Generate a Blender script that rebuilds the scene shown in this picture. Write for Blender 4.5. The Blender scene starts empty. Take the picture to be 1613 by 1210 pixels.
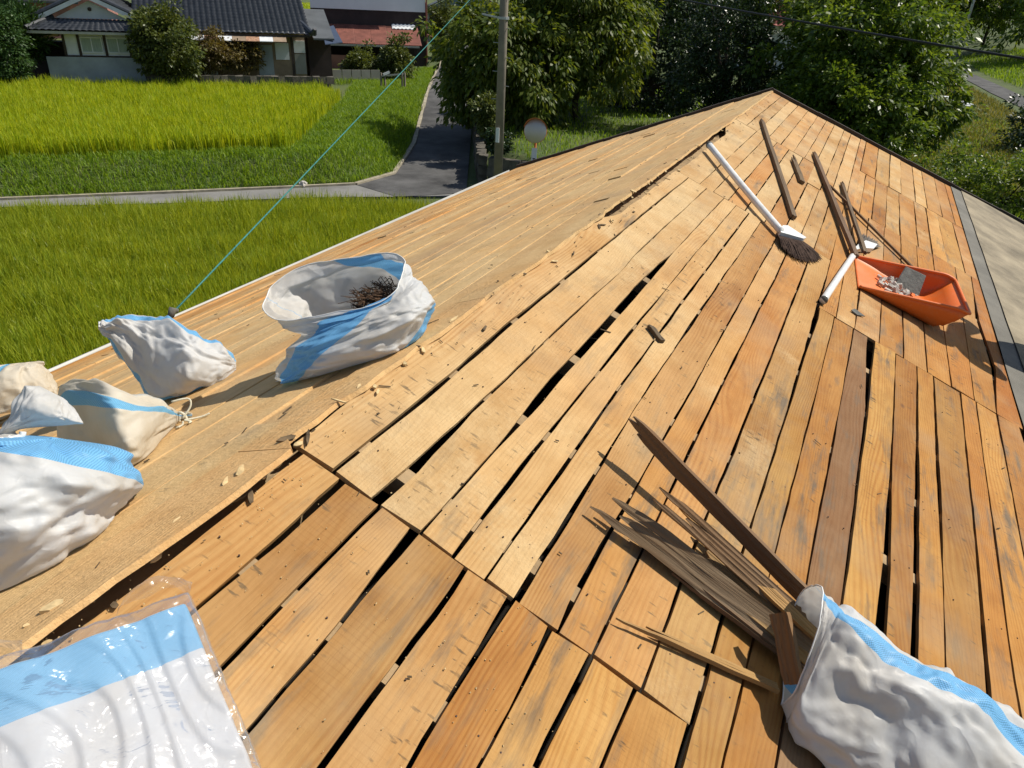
import bpy, math, random
import numpy as np
from mathutils import Vector, Matrix, noise

random.seed(5)
rng = np.random.default_rng(11)
scene = bpy.context.scene
COL = scene.collection

# ------------------------------------------------------------------ camera
F_PX, CX, CY = 1164.0, 806.5, 605.0          # focal length and centre in photo pixels
CAM_Z = 7.0
def _n(v): return v / np.linalg.norm(v)
_up = -_n(np.array([-110., 2145., F_PX]))    # from the vertical poles and posts
_v = np.array([1410 - CX, 5 - CY, F_PX]); _v = _v - _v.dot(_up) * _up
_d1 = _n(_v); _d2 = np.cross(_d1, _up)
RW = np.stack([_d2, _d1, _up])               # camera (right, down, forward) -> world
CAM = np.array([0., 0., CAM_Z])
cam_data = bpy.data.cameras.new('camera')
cam_data.sensor_width = 36.0
cam_data.lens = F_PX / 1613 * 36
cam_data.clip_start = 0.05
cam_data.clip_end = 3000
cam = bpy.data.objects.new('camera', cam_data)
COL.objects.link(cam)
M = Matrix.Identity(4)
for i in range(3):
    M[i][0] = RW[i, 0]; M[i][1] = -RW[i, 1]; M[i][2] = -RW[i, 2]; M[i][3] = CAM[i]
cam.matrix_world = M
scene.camera = cam

# ------------------------------------------------------------------ light
SUN_AZ, SUN_EL = math.radians(51), math.radians(51)
SUN = np.array([math.sin(SUN_AZ) * math.cos(SUN_EL), math.cos(SUN_AZ) * math.cos(SUN_EL), math.sin(SUN_EL)])
world = bpy.data.worlds.new('World'); scene.world = world
world.use_nodes = True
wn = world.node_tree
sky = wn.nodes.new('ShaderNodeTexSky'); sky.sky_type = 'NISHITA'; sky.sun_disc = False
sky.sun_elevation = SUN_EL; sky.sun_rotation = SUN_AZ
sky.dust_density = 1.0
wn.links.new(sky.outputs[0], wn.nodes['Background'].inputs[0])
wn.nodes['Background'].inputs[1].default_value = 0.085
sl = bpy.data.lights.new('sun', 'SUN'); sl.energy = 4.6; sl.angle = math.radians(0.53); sl.color = (1.0, 0.94, 0.84)
so = bpy.data.objects.new('sun', sl); COL.objects.link(so)
so.rotation_euler = Vector(-SUN).to_track_quat('-Z', 'Y').to_euler()
scene.view_settings.view_transform = 'Standard'
scene.view_settings.look = 'None'
scene.view_settings.exposure = 0.22
scene.view_settings.gamma = 1.0
scene.render.engine = 'CYCLES'
scene.cycles.max_bounces = 8
scene.cycles.transparent_max_bounces = 16
scene.cycles.use_adaptive_sampling = True
scene.cycles.use_denoising = True

# ------------------------------------------------------------------ geometry helpers
def ray(px, py): return _n(RW @ np.array([px - CX, py - CY, F_PX]))
def proj(P):
    q = RW.T @ (np.asarray(P, float) - CAM); return q[:2] / q[2] * F_PX + np.array([CX, CY])
def ground(px, py, z=0.0):
    r = ray(px, py); return CAM + r * ((z - CAM_Z) / r[2])
def along(px, py, d): return CAM + ray(px, py) * d

def smooth(x): x = np.clip(x, 0, 1); return x * x * (3 - 2 * x)
def new_obj(name, me, mat=None, parent=None):
    o = bpy.data.objects.new(name, me); COL.objects.link(o)
    if mat is not None and not me.materials: me.materials.append(mat)
    if parent is not None: attach(o, parent)
    return o
def attach(o, parent):
    o.parent = parent
    o.matrix_parent_inverse = world_of(parent).inverted()
def world_of(o):
    if o.parent is None: return o.matrix_basis.copy()
    return world_of(o.parent) @ o.matrix_parent_inverse @ o.matrix_basis
def mesh(name, verts, faces, mat=None, parent=None, smooth=False, uv=None):
    me = bpy.data.meshes.new(name)
    me.from_pydata([tuple(map(float, v)) for v in verts], [], [tuple(map(int, f)) for f in faces])
    if smooth: me.polygons.foreach_set('use_smooth', [True] * len(me.polygons))
    if uv is not None:
        l = me.uv_layers.new(name='UVMap')
        vi = np.zeros(len(me.loops), int); me.loops.foreach_get('vertex_index', vi)
        l.data.foreach_set('uv', np.asarray(uv, float)[vi].ravel())
    me.update()
    return new_obj(name, me, mat, parent)
def big_mesh(name, V, Fc, mat=None, parent=None, smooth=False):
    """V (n,3), Fc (m,k) all faces with k corners, fast"""
    V = np.asarray(V, np.float32); Fc = np.asarray(Fc, np.int32); m, k = Fc.shape
    me = bpy.data.meshes.new(name)
    me.vertices.add(len(V)); me.vertices.foreach_set('co', V.ravel())
    me.loops.add(m * k); me.loops.foreach_set('vertex_index', Fc.ravel())
    me.polygons.add(m); me.polygons.foreach_set('loop_start', np.arange(0, m * k, k, dtype=np.int32))
    me.polygons.foreach_set('loop_total', np.full(m, k, np.int32))
    if smooth: me.polygons.foreach_set('use_smooth', np.ones(m, bool))
    me.update(calc_edges=True)
    return new_obj(name, me, mat, parent)
def tag(o, label=None, cat=None, group=None, kind=None):
    if label: o['label'] = label
    if cat: o['category'] = cat
    if group: o['group'] = group
    if kind: o['kind'] = kind
    return o
def thing(name, loc, label, cat, group=None):
    o = bpy.data.objects.new(name, None); COL.objects.link(o)
    o.location = tuple(map(float, loc)); o.empty_display_size = 0.1
    o.matrix_basis = Matrix.Translation(Vector(tuple(map(float, loc))))
    return tag(o, label, cat, group)
BOXF = [(0, 3, 2, 1), (4, 5, 6, 7), (0, 1, 5, 4), (1, 2, 6, 5), (2, 3, 7, 6), (3, 0, 4, 7)]
class MB:
    """collects shapes into one mesh"""
    def __init__(s): s.v = []; s.f = []
    def add(s, v, f):
        b = len(s.v); s.v += [tuple(map(float, p)) for p in v]; s.f += [tuple(b + i for i in q) for q in f]; return s
    def box(s, c, ex, ey, ez):
        c, ex, ey, ez = (np.asarray(q, float) for q in (c, ex, ey, ez))
        return s.add([c + a * ex + b * ey + d * ez for d in (-.5, .5) for a, b in ((-.5, -.5), (.5, -.5), (.5, .5), (-.5, .5))], BOXF)
    def bar(s, p, q, w, t, upv=(0, 0, 1)):
        p, q = np.asarray(p, float), np.asarray(q, float); d = q - p; x = _n(d)
        y = np.cross(np.asarray(upv, float), x)
        y = _n(y) if np.linalg.norm(y) > 1e-6 else np.array([1., 0, 0])
        z = np.cross(x, y)
        return s.box((p + q) / 2, d, y * w, z * t)
    def tube(s, pts, r, n=8, cap=True):
        pts = [np.asarray(p, float) for p in pts]; k = len(pts)
        rs = r if isinstance(r, (list, tuple, np.ndarray)) else [r] * k
        b = len(s.v); ref = np.array([0.31, 0.17, 0.93])
        for i, p in enumerate(pts):
            d = _n(pts[min(i + 1, k - 1)] - pts[max(i - 1, 0)])
            y = _n(np.cross(ref, d)); z = np.cross(d, y)
            s.v += [tuple(p + rs[i] * (math.cos(a) * y + math.sin(a) * z)) for a in (2 * math.pi * j / n for j in range(n))]
        for i in range(k - 1):
            for j in range(n):
                s.f.append((b + i * n + j, b + i * n + (j + 1) % n, b + (i + 1) * n + (j + 1) % n, b + (i + 1) * n + j))
        if cap:
            s.f.append(tuple(b + j for j in range(n - 1, -1, -1))); s.f.append(tuple(b + (k - 1) * n + j for j in range(n)))
        return s
    def poly(s, pts, thick):
        """polygon in world space with thickness vector"""
        n = len(pts); t = np.asarray(thick, float)
        v = [np.asarray(p, float) for p in pts] + [np.asarray(p, float) + t for p in pts]
        f = [tuple(range(n - 1, -1, -1)), tuple(range(n, 2 * n))] + [(i, (i + 1) % n, n + (i + 1) % n, n + i) for i in range(n)]
        return s.add(v, f)
    def build(s, name, mat=None, parent=None, smooth=False): return mesh(name, s.v, s.f, mat, parent, smooth)

# ------------------------------------------------------------------ material helpers
class NT:
    def __init__(s, name):
        s.m = bpy.data.materials.new(name); s.m.use_nodes = True; s.t = s.m.node_tree
        s.b = s.t.nodes['Principled BSDF']; s.out = s.t.nodes['Material Output']
    def n(s, typ, inp=None, **props):
        nd = s.t.nodes.new(typ)
        for k, v in props.items(): setattr(nd, k, v)
        for k, v in (inp or {}).items(): s.set(nd.inputs[k], v)
        return nd
    def set(s, sock, v):
        if isinstance(v, bpy.types.NodeSocket): s.t.links.new(v, sock)
        elif isinstance(v, bpy.types.Node): s.t.links.new(v.outputs[0], sock)
        else: sock.default_value = v
    def math(s, op, a, b=0.0, c=0.0, clamp=False):
        nd = s.n('ShaderNodeMath', {0: a, 1: b, 2: c}, operation=op); nd.use_clamp = clamp; return nd.outputs[0]
    def noise(s, vec, scale, detail=4, rough=0.55, out=0):
        return s.n('ShaderNodeTexNoise', {'Vector': vec, 'Scale': scale, 'Detail': detail, 'Roughness': rough}).outputs[out]
    def scale(s, vec, v): return s.n('ShaderNodeVectorMath', {0: vec, 1: v}, operation='MULTIPLY').outputs[0]
    def add(s, vec, v): return s.n('ShaderNodeVectorMath', {0: vec, 1: v}, operation='ADD').outputs[0]
    def ramp(s, fac, *stops):
        nd = s.n('ShaderNodeValToRGB', {0: fac}); e = nd.color_ramp.elements
        while len(e) < len(stops): e.new(0.5)
        for el, (p, c) in zip(e, stops):
            el.position = p; el.color = (c, c, c, 1) if isinstance(c, (int, float)) else (*c, 1)
        return nd.outputs[0]
    def mix(s, fac, a, b, blend='MIX'):
        nd = s.n('ShaderNodeMix', data_type='RGBA', blend_type=blend)
        s.set(nd.inputs[0], fac); s.set(nd.inputs[6], c4(a)); s.set(nd.inputs[7], c4(b)); return nd.outputs[2]
    def bump(s, h, strength=0.3, dist=0.01, normal=None):
        nd = s.n('ShaderNodeBump', {'Height': h, 'Strength': strength, 'Distance': dist})
        if normal is not None: s.set(nd.inputs['Normal'], normal)
        return nd.outputs[0]
    def P(s, **k):
        for a, v in k.items(): s.set(s.b.inputs[a.replace('_', ' ')], c4(v) if a == 'Base_Color' else v)
        return s.m
def c4(c): return (*c, 1.0) if isinstance(c, tuple) and len(c) == 3 else c

def simple(name, col, rough=0.7, var=0.12, scale=6.0, bump=0.0, bscale=40.0, metal=0.0, coord='Object', stretch=(1, 1, 1), spec=0.4):
    t = NT(name); co = t.n('ShaderNodeTexCoord').outputs[coord]
    co = t.scale(co, stretch)
    nz = t.noise(co, scale, 5, 0.6)
    dark = tuple(max(0, c * (1 - 2.2 * var)) for c in col); lite = tuple(min(1, c * (1 + 1.6 * var)) for c in col)
    t.P(Base_Color=t.ramp(nz, (0.25, dark), (0.75, lite)), Roughness=rough, Metallic=metal)
    t.b.inputs['Specular IOR Level'].default_value = spec
    if bump: t.set(t.b.inputs['Normal'], t.bump(t.noise(co, bscale, 6, 0.6), bump, 0.02))
    return t.m

def wood_mat(name, fresh=True):
    t = NT(name)
    oi = t.n('ShaderNodeObjectInfo')
    tc = t.n('ShaderNodeTexCoord').outputs['Object']
    rnd = oi.outputs['Random']
    off = t.n('ShaderNodeCombineXYZ', {0: t.math('MULTIPLY', rnd, 61.0), 1: t.math('MULTIPLY', rnd, 17.3), 2: t.math('MULTIPLY', rnd, 29.0)}).outputs[0]
    co = t.add(tc, off)
    # cathedral grain: rings stretched along the board, bent by a slow noise
    warp = t.noise(t.scale(co, (0.9, 5.0, 5.0)), 1.0, 2, 0.5)
    sep = t.n('ShaderNodeSeparateXYZ', {0: co})
    yy = t.math('ADD', sep.outputs[1], t.math('MULTIPLY', warp, 0.19))
    rings = t.math('SINE', t.math('MULTIPLY', yy, 520.0))
    rings = t.math('MULTIPLY_ADD', rings, 0.5, 0.5)
    rings = t.math('POWER', rings, 1.7)
    fine = t.noise(t.scale(co, (5.0, 230.0, 60.0)), 1.0, 4, 0.65)
    patch = t.noise(t.scale(co, (0.8, 3.0, 1.0)), 2.2, 3, 0.6)
    tint = oi.outputs['Color']
    base = t.mix(t.ramp(patch, (0.35, 0.0), (0.7, 1.0)), tint, t.mix(1.0, tint, (0.86, 0.74, 0.58), 'MULTIPLY'))
    ga = t.math('MULTIPLY', rings, t.ramp(t.noise(t.scale(co, (0.7, 4.0, 1.0)), 1.7, 2), (0.36, 0.06), (0.66, 0.62)))
    base = t.mix(ga, base, t.mix(1.0, base, (0.70, 0.52, 0.34), 'MULTIPLY'))
    base = t.mix(t.math('MULTIPLY', fine, 0.5), base, t.mix(1.0, base, (0.66, 0.56, 0.45), 'MULTIPLY'))
    # circular-saw strokes across the board
    saw = t.n('ShaderNodeTexWave', {'Vector': t.scale(co, (1.0, 0.16, 1.0)), 'Scale': 22.0, 'Distortion': 2.5, 'Detail': 2.0, 'Detail Scale': 2.0}, wave_type='BANDS', bands_direction='X').outputs[1]
    sawm = t.math('MULTIPLY', t.ramp(saw, (0.86, 0.0), (0.98, 1.0)), t.ramp(t.noise(t.scale(co, (1.2, 3.0, 1.0)), 2.0, 2), (0.5, 0.0), (0.7, 0.22)))
    base = t.mix(sawm, base, t.mix(1.0, base, (0.5, 0.36, 0.24), 'MULTIPLY'))
    # knots
    vo = t.n('ShaderNodeTexVoronoi', {'Vector': t.scale(co, (1.0, 2.0, 0.5)), 'Scale': 2.6, 'Randomness': 1.0})
    kn = t.ramp(vo.outputs['Distance'], (0.03, 1.0), (0.075, 0.0))
    base = t.mix(t.math('MULTIPLY', kn, 0.75), base, (0.12, 0.055, 0.025))
    geo = t.n('ShaderNodeNewGeometry').outputs['Position']
    if fresh:
        # pale sawdust and dried clay in drifts; amount per board in the object's alpha
        dn = t.noise(geo, 2.6, 6, 0.62)
        dn2 = t.noise(geo, 70.0, 3, 0.7)
        thr = t.math('SUBTRACT', 0.86, t.math('MULTIPLY', oi.outputs['Alpha'], 0.55))
        d = t.math('SUBTRACT', t.math('ADD', dn, t.math('MULTIPLY', dn2, 0.16)), thr)
        d = t.math('MULTIPLY', d, 5.0, clamp=True)
        base = t.mix(t.math('MULTIPLY', d, 0.78), base, t.mix(dn2, (0.46, 0.34, 0.18), (0.68, 0.52, 0.29)))
        # grey-black mildew streaks running along the grain
        st = t.noise(t.scale(co, (3.2, 17.0, 1.0)), 1.0, 5, 0.65)
        sm = t.math('MULTIPLY', t.ramp(st, (0.53, 0.0), (0.68, 1.0)), t.ramp(t.noise(geo, 1.9, 2), (0.40, 0.0), (0.58, 0.85)))
        base = t.mix(sm, base, (0.12, 0.10, 0.075))
        sp = t.noise(t.scale(co, (62.0, 17.0, 1.0)), 1.0, 3, 0.6)
        spm = t.math('MULTIPLY', t.ramp(sp, (0.60, 0.0), (0.66, 1.0)), t.ramp(t.noise(t.scale(co, (0.5, 15.0, 1.0)), 1.0, 2), (0.50, 0.04), (0.62, 0.85)))
        base = t.mix(spm, base, (0.095, 0.065, 0.035))
        dk = t.math('MULTIPLY', t.ramp(t.noise(t.scale(co, (1.6, 5.0, 1.0)), 1.0, 4, 0.6), (0.55, 0.0), (0.75, 1.0)), 0.6)
        base = t.mix(dk, base, t.mix(1.0, base, (0.55, 0.42, 0.30), 'MULTIPLY'))
        ble = t.noise(t.add(t.scale(geo, (1.0, 0.55, 1.0)), t.scale(off, (0.02, 0.02, 0.0))), 2.0, 4, 0.6)
        bm = t.math('MULTIPLY', t.math('SUBTRACT', t.math('ADD', ble, t.math('MULTIPLY', oi.outputs['Alpha'], 0.42)), 0.56), 3.6, clamp=True)
        base = t.mix(t.math('MULTIPLY', bm, 0.62), base, t.mix(0.45, t.mix(fine, (0.56, 0.395, 0.20), (0.66, 0.48, 0.255)), tint))
        mo = t.noise(geo, 9.0, 5, 0.7)
        base = t.mix(t.ramp(mo, (0.36, 0.5), (0.6, 0.0)), base, t.mix(1.0, base, (0.78, 0.72, 0.62), 'MULTIPLY'))
        gw_ = t.math('MULTIPLY', t.ramp(t.noise(t.add(geo, (7.7, 3.1, 0)), 2.3, 4, 0.6), (0.52, 0.0), (0.72, 1.0)), 0.36)
        base = t.mix(gw_, base, (0.30, 0.235, 0.155))
        ora = t.noise(geo, 1.1, 3, 0.6)
        base = t.mix(t.math('MULTIPLY', t.ramp(ora, (0.5, 0.0), (0.75, 1.0)), 0.4), base, t.mix(1.0, base, (0.95, 0.72, 0.48), 'MULTIPLY'))
        h = t.math('ADD', t.math('MULTIPLY', rings, 0.25), t.math('ADD', fine, t.math('MULTIPLY', t.math('MULTIPLY', dn2, d), 1.4)))
    else:
        gr = t.noise(t.scale(co, (2.0, 20.0, 20.0)), 1.0, 4, 0.6)
        base = t.mix(t.ramp(gr, (0.4, 0.0), (0.7, 0.5)), base, (0.19, 0.135, 0.08))
        h = t.math('ADD', t.math('MULTIPLY', rings, 0.6), fine)
    t.P(Base_Color=base, Roughness=0.78)
    t.b.inputs['Specular IOR Level'].default_value = 0.25
    t.set(t.b.inputs['Normal'], t.bump(h, 0.5, 0.005))
    return t.m

def leaf_mat(name, c1, c2, trans=0.35, rough=0.45, spec=0.5):
    t = NT(name)
    g = t.n('ShaderNodeNewGeometry')
    r = g.outputs['Random Per Island']
    col = t.ramp(r, (0.0, c1), (0.55, tuple((a + b) / 2 for a, b in zip(c1, c2))), (1.0, c2))
    big = t.noise(g.outputs['Position'], 0.9, 4, .65)
    col = t.mix(t.ramp(big, (0.35, 0.0), (0.7, 0.5)), col, t.mix(1.0, col, (1.25, 1.1, 0.6), 'MULTIPLY'))
    t.P(Base_Color=col, Roughness=rough); t.b.inputs['Specular IOR Level'].default_value = spec
    tr = t.n('ShaderNodeBsdfTranslucent', {0: t.mix(1.0, col, (1.5, 1.35, 0.6), 'MULTIPLY')})
    mx = t.n('ShaderNodeMixShader', {0: trans, 1: t.b.outputs[0], 2: tr})
    t.t.links.new(mx.outputs[0], t.out.inputs[0])
    return t.m

def sack_mat(name, white=(0.70, 0.70, 0.685), blue=(0.13, 0.36, 0.60), bands=((0.12, 0.26),), axis=0, skew=0.0, limit=None):
    """woven tape cloth, white with blue bands across UV axis; light shines through"""
    t = NT(name)
    uv = t.n('ShaderNodeTexCoord').outputs['UV']
    sp = t.n('ShaderNodeSeparateXYZ', {0: uv})
    u = t.math('ADD', sp.outputs[axis], t.math('MULTIPLY', sp.outputs[1 - axis], skew))
    m = None
    for a, b in bands:
        k = t.math('MULTIPLY', t.math('GREATER_THAN', u, a), t.math('LESS_THAN', u, b))
        m = k if m is None else t.math('MAXIMUM', m, k)
    if limit: m = t.math('MULTIPLY', m, t.math('LESS_THAN', sp.outputs[axis], limit))
    chk = t.n('ShaderNodeTexChecker', {'Vector': uv, 'Scale': 300.0}).outputs[1]
    bl = t.mix(chk, blue, tuple(min(1, c * 1.55 + 0.05) for c in blue))
    dirt = t.noise(t.n('ShaderNodeTexCoord').outputs['Object'], 5.0, 5, 0.65)
    wh = t.mix(t.ramp(dirt, (0.42, 0.0), (0.74, 0.75)), white, tuple(c * k for c, k in zip(white, (0.82, 0.74, 0.62))))
    col = t.mix(m, wh, bl)
    wv = t.n('ShaderNodeTexBrick', {'Vector': uv, 'Scale': 190.0, 'Mortar Size': 0.06}).outputs[1]
    t.P(Base_Color=col, Roughness=0.42)
    t.b.inputs['Specular IOR Level'].default_value = 0.4
    oc = t.n('ShaderNodeTexCoord').outputs['Object']
    def ridge(sc, seed_):
        wv_ = t.noise(t.add(oc, (seed_, 0, 0)), sc * .6, 2, .5, out=1)
        q_ = t.noise(t.add(t.scale(oc, (sc, sc, sc)), t.scale(wv_, (1.6, 1.6, 1.6))), 1.0, 2, .5)
        return t.math('POWER', t.math('ABSOLUTE', t.math('SUBTRACT', q_, .5)), .7)
    crk = t.math('ADD', t.math('MULTIPLY', ridge(8.5, 1.), -1.0), t.math('MULTIPLY', ridge(24.0, 5.), -.2))
    n0 = t.bump(crk, 0.25, 0.02)
    nrm = t.bump(t.math('ADD', t.math('MULTIPLY', t.noise(uv, 60.0, 3), .8), t.math('MULTIPLY', wv, -0.5)), 0.3, 0.002, n0)
    t.set(t.b.inputs['Normal'], nrm)
    tr = t.n('ShaderNodeBsdfTranslucent', {0: col})
    mx = t.n('ShaderNodeMixShader', {0: 0.30, 1: t.b.outputs[0], 2: tr})
    t.t.links.new(mx.outputs[0], t.out.inputs[0])
    return t.m

def film_mat(name):
    t = NT(name)
    co = t.n('ShaderNodeTexCoord').outputs['UV']
    w = t.noise(t.scale(co, (1.0, 1.0, 1.0)), 3.0, 2, .5, out=1)
    wr = t.noise(t.add(t.scale(co, (2.6, 3.8, 1.0)), t.scale(w, (2.6, 2.6, 0.0))), 1.0, 4, .55)
    rid = t.math('ABSOLUTE', t.math('SUBTRACT', wr, .5))
    nrm = t.bump(t.math('MULTIPLY', t.math('POWER', rid, .6), -1.0), .22, .02)
    gl = t.n('ShaderNodeBsdfGlossy', {'Roughness': 0.2, 'Normal': nrm, 'Color': (1, 1, 1, 1)})
    tp = t.n('ShaderNodeBsdfTransparent', {0: (0.95, 0.96, 0.97, 1)})
    df = t.n('ShaderNodeBsdfTranslucent', {0: (0.85, 0.87, 0.9, 1), 'Normal': nrm})
    lw = t.n('ShaderNodeFresnel', {'IOR': 1.42, 'Normal': nrm})
    m1 = t.n('ShaderNodeMixShader', {0: 0.13, 1: tp.outputs[0], 2: df.outputs[0]})
    m2 = t.n('ShaderNodeMixShader', {0: t.math('MULTIPLY', lw.outputs[0], .45, clamp=True), 1: m1.outputs[0], 2: gl.outputs[0]})
    t.t.links.new(m2.outputs[0], t.out.inputs[0])
    return t.m

MAT = {}
MAT['wood'] = wood_mat('sheathing_wood')
MAT['oldwood'] = wood_mat('weathered_wood', fresh=False)
MAT['rafter'] = simple('rafter_wood', (0.34, 0.24, 0.13), 0.85, 0.2, 8, 0.3)
MAT['dark_timber'] = simple('dark_timber', (0.055, 0.040, 0.030), 0.8, 0.25, 5, 0.3, stretch=(1, 1, 6))
MAT['attic'] = simple('interior_shade', (0.03, 0.025, 0.02), 0.95)  # near-black base colour stands in for the shade of an unlit interior
MAT['gutter'] = simple('gutter_plastic', (0.42, 0.41, 0.37), 0.45, 0.1, 3)
MAT['felt'] = simple('roofing_felt', (0.28, 0.235, 0.16), 0.9, 0.28, 2.6, 0.4, 120)
MAT['felt_edge'] = simple('roofing_felt_bare', (0.15, 0.14, 0.115), 0.8, 0.2, 3.0, 0.3, 120)
MAT['plaster'] = simple('white_plaster', (0.66, 0.68, 0.68), 0.8, 0.07, 1.5)
MAT['mud'] = simple('mud_wall', (0.30, 0.22, 0.15), 0.9, 0.15, 1.5, 0.2)
MAT['iron'] = simple('wrought_iron', (0.03, 0.03, 0.03), 0.5)
MAT['white_plastic'] = simple('white_plastic', (0.72, 0.72, 0.69), 0.35, 0.08, 20)
MAT['bristle'] = simple('broom_bristle', (0.10, 0.060, 0.040), 0.8, 0.3, 60)
MAT['bristle_grey'] = simple('grey_bristle', (0.16, 0.14, 0.12), 0.8, 0.3, 60)
t = NT('orange_plastic'); co = t.n('ShaderNodeTexCoord').outputs['Object']
oc_ = t.mix(t.ramp(t.noise(co, 7.0, 5, .65), (.48, 0.), (.74, .45)), (0.72, 0.150, 0.016), (0.62, 0.28, 0.12))
oc_ = t.mix(t.ramp(t.noise(t.scale(co, (1, 1, 1)), 60.0, 3, .7), (.58, 0.), (.72, .25)), oc_, (0.60, 0.36, 0.2))
MAT['orange'] = t.P(Base_Color=oc_, Roughness=.5)
MAT['twig'] = simple('dry_twig', (0.085, 0.045, 0.022), 0.85, 0.35, 30)
MAT['slate'] = simple('grey_slate', (0.13, 0.13, 0.115), 0.8, 0.2, 14, 0.3, 50)
MAT['rubble'] = simple('pale_rubble', (0.52, 0.48, 0.42), 0.9, 0.25, 25, 0.4)
MAT['teal'] = simple('teal_rope', (0.035, 0.19, 0.17), 0.6, 0.2, 40)
MAT['cable'] = simple('black_cable', (0.012, 0.012, 0.014), 0.5)
MAT['concrete'] = simple('pole_concrete', (0.22, 0.19, 0.15), 0.85, 0.14, 2, 0.2, 30)
MAT['steel'] = simple('galvanised_steel', (0.42, 0.44, 0.45), 0.45, 0.08, 10, metal=0.6)
MAT['asphalt'] = simple('asphalt', (0.085, 0.083, 0.080), 0.9, 0.3, 0.8, 0.4, 60, coord='Object')
MAT['path'] = simple('concrete_path', (0.20, 0.195, 0.18), 0.9, 0.12, 1.0, 0.3, 40)
MAT['kerb'] = simple('path_edge', (0.34, 0.30, 0.22), 0.9, 0.2, 3.0, 0.3, 40)
MAT['stone'] = simple('wall_stone', (0.105, 0.095, 0.075), 0.9, 0.3, 3, 0.6, 18)
MAT['tile'] = simple('glazed_roof_tile', (0.040, 0.044, 0.050), 0.34, 0.22, 4, spec=0.6)
MAT['wallblue'] = simple('grey_blue_board', (0.33, 0.37, 0.39), 0.8, 0.12, 1.2)
MAT['glass'] = simple('window_glass', (0.10, 0.14, 0.12), 0.12, 0.2, 1.5, spec=0.7)
MAT['curtain'] = simple('pale_curtain', (0.34, 0.40, 0.34), 0.8, 0.12, 3, stretch=(8, 8, 1))
MAT['rustroof'] = simple('rusty_red_sheet', (0.20, 0.072, 0.052), 0.65, 0.22, 1.6, 0.1, 8)
MAT['brownwall'] = simple('dark_brown_sheet', (0.050, 0.034, 0.032), 0.75, 0.2, 1.0)
MAT['whitewall'] = simple('pale_blue_white_wall', (0.86, 0.89, 0.90), 0.8, 0.03, 0.8)
MAT['pinkwall'] = simple('faded_red_sheet', (0.33, 0.155, 0.125), 0.75, 0.18, 1.0)
MAT['metalroof'] = simple('grey_sheet_roof', (0.10, 0.11, 0.115), 0.6, 0.15, 1.0)
MAT['tarp'] = simple('navy_sheet', (0.035, 0.055, 0.10), 0.6, 0.15, 1.5)
MAT['barnwall'] = simple('barn_cladding', (0.30, 0.29, 0.25), 0.8, 0.12, 0.8)
MAT['barnblue'] = simple('barn_blue_sheet', (0.14, 0.20, 0.23), 0.7, 0.12, 0.8)
MAT['redtile'] = simple('red_roof_tile', (0.33, 0.09, 0.06), 0.7, 0.2, 3)
MAT['awning'] = simple('white_sheet_metal', (0.70, 0.72, 0.73), 0.5, 0.06, 3)
MAT['rust'] = simple('rust_patch', (0.40, 0.23, 0.14), 0.8, 0.3, 6)
MAT['bark'] = simple('tree_bark', (0.07, 0.055, 0.04), 0.95, 0.3, 6, 0.6, 20, stretch=(1, 1, 0.3))
MAT['mirror_orange'] = simple('mirror_hood_orange', (0.62, 0.20, 0.06), 0.5, 0.1, 5)
MAT['mirror'] = NT('mirror_glass').P(Base_Color=(0.58, 0.53, 0.47), Roughness=0.5, Metallic=1.0)  # beige of the reflected ground is put into the base colour
MAT['cord'] = simple('jute_cord', (0.62, 0.58, 0.44), 0.85, 0.15, 60)
MAT['debris'] = simple('bark_debris', (0.105, 0.072, 0.038), 0.9, 0.4, 40)
MAT['sand'] = simple('sawdust_crumbs', (0.55, 0.41, 0.21), 0.95, 0.2, 60)
MAT['nail'] = simple('rusty_nail', (0.07, 0.04, 0.03), 0.7, 0.3, 60, metal=0.3)
MAT['sack'] = sack_mat('woven_sack', bands=((0.10, 0.24), (0.60, 0.72)))
MAT['sack_cream'] = sack_mat('cream_woven_sack', white=(0.72, 0.66, 0.54), blue=(0.13, 0.36, 0.55), bands=((0.30, 0.37), (0.80, 0.86)))
MAT['sack_top'] = sack_mat('woven_sack_blue_shoulder', bands=((-.11, 9.0),), axis=1, skew=-.76, limit=.555)
MAT['sack_fold'] = sack_mat('folded_sack', white=(0.72, 0.73, 0.75), blue=(0.19, 0.40, 0.60), bands=((0.055, 0.30),), axis=1)
MAT['film'] = film_mat('clear_plastic_film')

# ------------------------------------------------------------------ the house we stand on: gable roof stripped to its boards
TH = math.radians(21.8); CT, ST = math.cos(TH), math.sin(TH)
RX, ZR = -0.981, CAM_Z - 0.9                 # ridge line x = RX, z = ZR, running along +y
APEX0 = np.array([RX, 0., ZR])
EVR, NR = np.array([CT, 0, -ST]), np.array([ST, 0, CT])
EVL, NL = np.array([-CT, 0, -ST]), np.array([-ST, 0, CT])
YU = np.array([0., 1., 0.])
def RP(v, u, h=0.): return APEX0 + v * EVR + u * YU + h * NR
def LP(v, u, h=0.): return APEX0 + v * EVL + u * YU + h * NL
def pixR(px, py, h=0.):
    r = ray(px, py); o = APEX0 + h * NR; P = CAM + r * (np.dot(o - CAM, NR) / np.dot(r, NR)); return np.dot(P - APEX0, EVR), P[1]
def pixL(px, py, h=0.):
    r = ray(px, py); o = APEX0 + h * NL; P = CAM + r * (np.dot(o - CAM, NL) / np.dot(r, NL)); return np.dot(P - APEX0, EVL), P[1]
def RPX(px, py, h=0.): return RP(*pixR(px, py, h), h)
def LPX(px, py, h=0.): return LP(*pixL(px, py, h), h)

U_NEAR = -2.4
def verge_u(v, left=False): return 9.03 - 0.13 * v if left else 8.9 + 0.12 * min(v, 2.4)
V_EAVE_L, V_EAVE_R = 3.06, 4.3
house = thing('wooden_house', (RX, 3.3, 0), 'wooden house with its gable roof stripped down to bare orange boards', 'house')

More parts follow.
